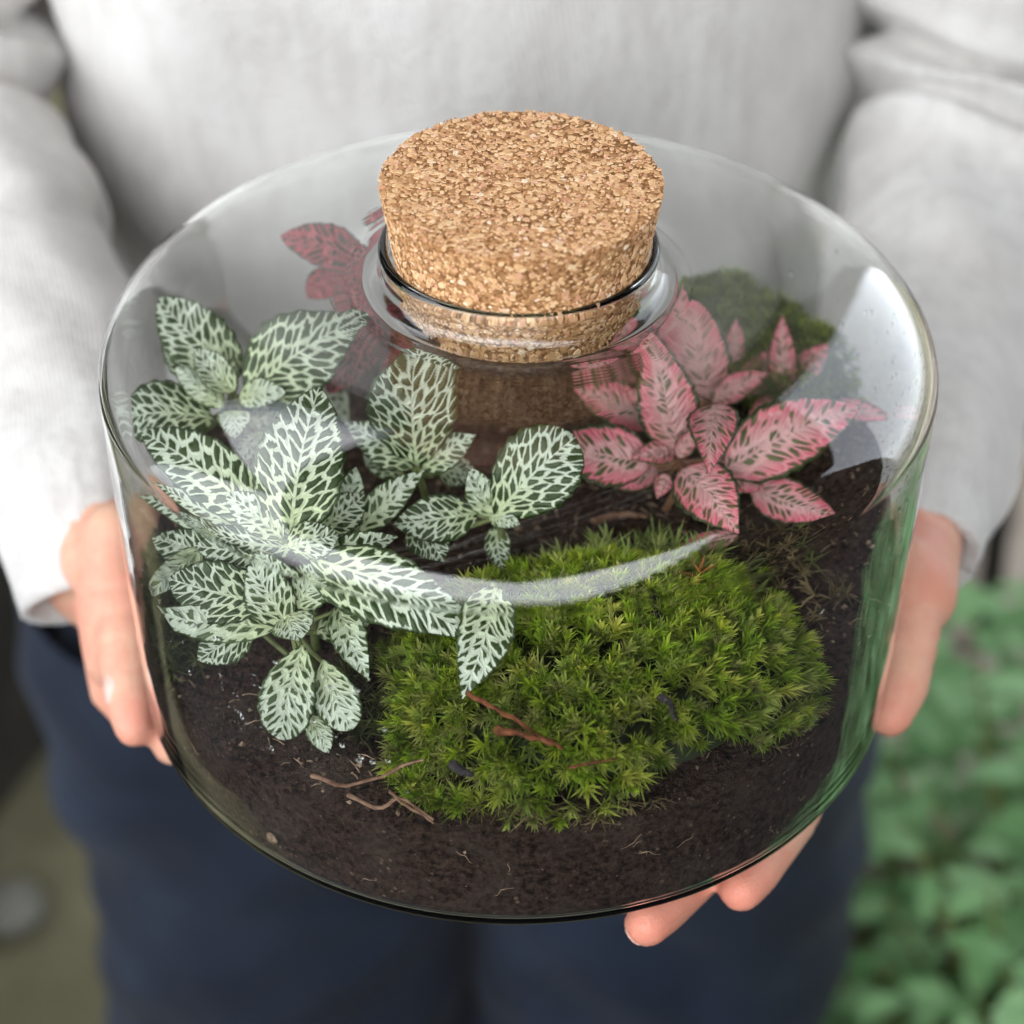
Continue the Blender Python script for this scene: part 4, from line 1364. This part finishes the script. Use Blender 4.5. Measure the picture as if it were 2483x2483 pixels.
bv, bf, smp = dome(.021, -.069, .060, .041, .025, R_(4))
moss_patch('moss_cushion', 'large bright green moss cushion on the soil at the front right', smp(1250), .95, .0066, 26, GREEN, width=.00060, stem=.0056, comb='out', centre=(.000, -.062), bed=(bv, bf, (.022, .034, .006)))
PALE = [(.24, .30, .08), (.30, .35, .11), (.18, .25, .06), (.32, .34, .14)]
bv, bf, smp = dome(.030, -.040, .036, .020, .008, R_(10))
moss_patch('star_moss', 'loose pale green star moss between the big cushion and the pink plant', smp(110), .9, .0120, 20, PALE, width=.0008, stem=.009)
bv, bf, smp = dome(.076, .062, .040, .024, .017, R_(-42), lump=.006)
moss_patch('moss_cushion', 'moss cushion against the back wall behind the pink plants', smp(700), 1.0, .0075, 18, [(.22, .28, .04), (.16, .22, .03), (.27, .31, .07), (.11, .16, .024)], bed=(bv, bf, (.035, .05, .01)))
bv, bf, smp = dome(-.100, -.030, .020, .026, .010, R_(20))
moss_patch('moss_cushion', 'small dull green moss tuft against the left wall below the white leaves', smp(220), 1.2, .006, 12, [(.075, .095, .018), (.055, .075, .015), (.10, .11, .03)], bed=(bv, bf, (.03, .035, .008)))
bv, bf, smp = dome(-.030, -.070, .026, .018, .007, R_(-8))
moss_patch('olive_moss', 'dull olive moss under the white veined leaves left of the big cushion', smp(150), 1.0, .0085, 12, [(.095, .10, .03), (.12, .11, .04), (.07, .085, .02)], width=.0005)  # dull olive is this moss's own tone
BROWN = [(.20, .15, .07), (.26, .20, .10), (.15, .11, .05), (.16, .17, .05)]
edge = []
for k in range(150):
    a = R_(random.uniform(200, 350)); u = 1.0 + random.uniform(-.06, .10)
    x, y = .024 + .057 * u * math.cos(a), -.069 + .040 * u * math.sin(a)
    if math.hypot(x, y) > .1135: continue
    edge.append((Vector((x, y, soil_z(x, y) + .001)), Vector((math.cos(a) * .8, math.sin(a) * .8 - .1, .25))))
moss_patch('dry_moss', 'dry straw brown moss fringe along the lower edge of the green cushion', edge, .8, .0075, 9, BROWN)
dry = []
for k in range(34):
    x, y = .080 + random.gauss(0, .012), -.030 + random.gauss(0, .010)
    dry.append((Vector((x, y, soil_z(x, y) + random.uniform(0, .006))), Vector((random.gauss(0, .6), random.gauss(0, .6), .8))))
moss_patch('feather_moss', 'dry tan feathery moss on the soil below the right pink leaf', dry, 1.3, .0065, 12, BROWN, width=.0006)
moss_patch('moss_sprig', 'single rusty yellow star shaped moss sprig at the back of the big cushion', [(Vector((.0515, -.0535, .078)), Vector((.1, -.4, 1)))] * 2, 1.35, .0085, 10, [(.30, .17, .03), (.34, .12, .03)], width=.0008)

# ------------------------------------------------------------------ twigs, bark and grit
def twig(label, pts, rad, mat, cat='twig', name='twig', branch=None):
    P = spline(pts, 12)
    P = [keep_in(p + Vector((random.gauss(0, .0002), random.gauss(0, .0002), random.gauss(0, .0002))), .0008) for p in P]
    rr = [rad * .72 * (1 - .5 * i / 11) * random.uniform(.85, 1.15) for i in range(12)]
    parts = [tube(P, rr, 7)]
    for b in branch or []:
        parts.append(tube(spline(b, 6), [rad * .55, rad * .5, rad * .45, rad * .4, rad * .3, rad * .2], 6))
    V, F = merge(parts)
    o = mesh_obj(name, V, F, MAT[mat], smooth=False)
    return tag(o, label, cat)
twig('long pale dry twig leaning out of the left side of the big moss cushion', [(-0.0575,-0.1105,0.0530), (-0.0401,-0.1057,0.0530), (-0.0243,-0.1038,0.0600)], 0.0009, 'twig')
twig('rust brown forked twig lying across the middle of the moss cushion', [(-0.0124,-0.0938,0.0740), (-0.0018,-0.1006,0.0730), (0.0122,-0.1092,0.0700)], 0.0011, 'twig_red')
twig('short flat rust coloured bark strip beside the forked twig', [(-0.0045,-0.1060,0.0730), (0.0018,-0.1071,0.0730), (0.0101,-0.1089,0.0710)], 0.0016, 'twig_red', 'bark chip', 'bark_chip')
twig('thin reddish twig near the lower middle of the moss', [(0.0142,-0.1143,0.0680), (0.0191,-0.1129,0.0680), (0.0260,-0.1119,0.0690)], 0.0007, 'twig_red')
twig('brown wood splinter at the upper edge of the cushion under the sky reflection', [(0.0167,-0.0548,0.0730), (0.0221,-0.0490,0.0730), (0.0380,-0.0488,0.0740)], 0.0008, 'twig')
twig('dark bark chip sunk in the upper part of the moss', [(0.0342,-0.0625,0.0760), (0.0385,-0.0653,0.0770), (0.0413,-0.0679,0.0770)], 0.0022, 'bark_dark', 'bark chip', 'bark_chip')
twig('small dark bark chip in the centre right of the moss', [(0.0382,-0.0973,0.0770), (0.0404,-0.1002,0.0770), (0.0413,-0.1041,0.0760)], 0.0015, 'bark_dark', 'bark chip', 'bark_chip')
twig('grey black bark chip at the lower left of the moss', [(-0.0155,-0.1124,0.0660), (-0.0138,-0.1139,0.0660), (-0.0113,-0.1152,0.0660)], 0.0020, 'bark_dark', 'bark chip', 'bark_chip')
twig('tangle of pale brown husk lying at the lower left edge of the moss', [(-0.0443,-0.1091,0.0500), (-0.0357,-0.1110,0.0480), (-0.0299,-0.1108,0.0520), (-0.0213,-0.1146,0.0480)], 0.0009, 'twig')
twig('crooked straw coloured rootlet on bare soil beneath the moss fringe', [(-0.0328,-0.1089,0.0520), (-0.0255,-0.1146,0.0500), (-0.0220,-0.1175,0.0470)], 0.0007, 'twig')
twig('flat tan wood chip lying on bare soil behind the star moss', [(0.0239,-0.0014,0.0600), (0.0314,0.0013,0.0600), (0.0396,0.0007,0.0600)], 0.0017, 'twig', 'bark chip', 'bark_chip')
P_ = Vector((-0.0723,-0.1008,.018)); P_ *= 1
q_ = (JR - WALL - .0016) / math.hypot(P_.x, P_.y)
bm = bmesh.new(); bmesh.ops.create_icosphere(bm, subdivisions=2, radius=.0021)
for v in bm.verts: v.co *= 1 + .35 * mnoise.noise(v.co * 700)
me = bpy.data.meshes.new('grit_chip'); bm.to_mesh(me); bm.free(); me.materials.append(MAT['fleck'])
gc = link(bpy.data.objects.new('grit_chip', me)); gc.location = (P_.x * q_, P_.y * q_, .018)
tag(gc, 'tan grit chip pressed against the glass near the bottom left of the soil', 'grit')


# ------------------------------------------------------------------ condensation on the inside of the glass
V, F = [], []
def drop(ang, z, s, flat=.45):
    r = JR - WALL if z < JH - RSZ else r_in(z)
    c, s_ = math.cos(ang), math.sin(ang)
    nrm = Vector((-c, -s_, 0))
    if z > JH - RSZ: nrm = Vector((-c * .7, -s_ * .7, -.7))
    p = Vector((r * c, r * s_, z))
    t1 = Vector((-s_, c, 0)); t2 = nrm.cross(t1)
    b = len(V); k = 8
    st = random.uniform(1.0, 1.5)
    for h, q in ((-.05, 1.0), (.30, .92), (.72, .62)):
        for i in range(k):
            a = 6.28319 * i / k
            V.append(p + nrm * (s * flat * h) + t1 * (s * q * math.cos(a)) + t2 * (s * q * st * math.sin(a)))
    V.append(p + nrm * s * flat)
    for lv in range(2):
        for i in range(k):
            j = (i + 1) % k
            F.append((b + lv * k + i, b + lv * k + j, b + (lv + 1) * k + j, b + (lv + 1) * k + i))
    for i in range(k): F.append((b + 2 * k + i, b + 2 * k + (i + 1) % k, b + 3 * k))
    F.append(tuple(b + i for i in range(k))[::-1])
for k in range(230):
    drop(R_(random.gauss(-8, 14)), random.uniform(.072, .122), random.choice((.0003, .0004, .0005, .0008)))
for k in range(75):
    drop(R_(random.gauss(232, 13)), random.uniform(.056, .094), random.choice((.0002, .0003, .0004, .0007)))
dr = mesh_obj('water_droplets', V, F, MAT['water'])
tag(dr, 'tiny condensation droplets clinging to the inside of the glass wall', 'water droplets', kind='stuff')
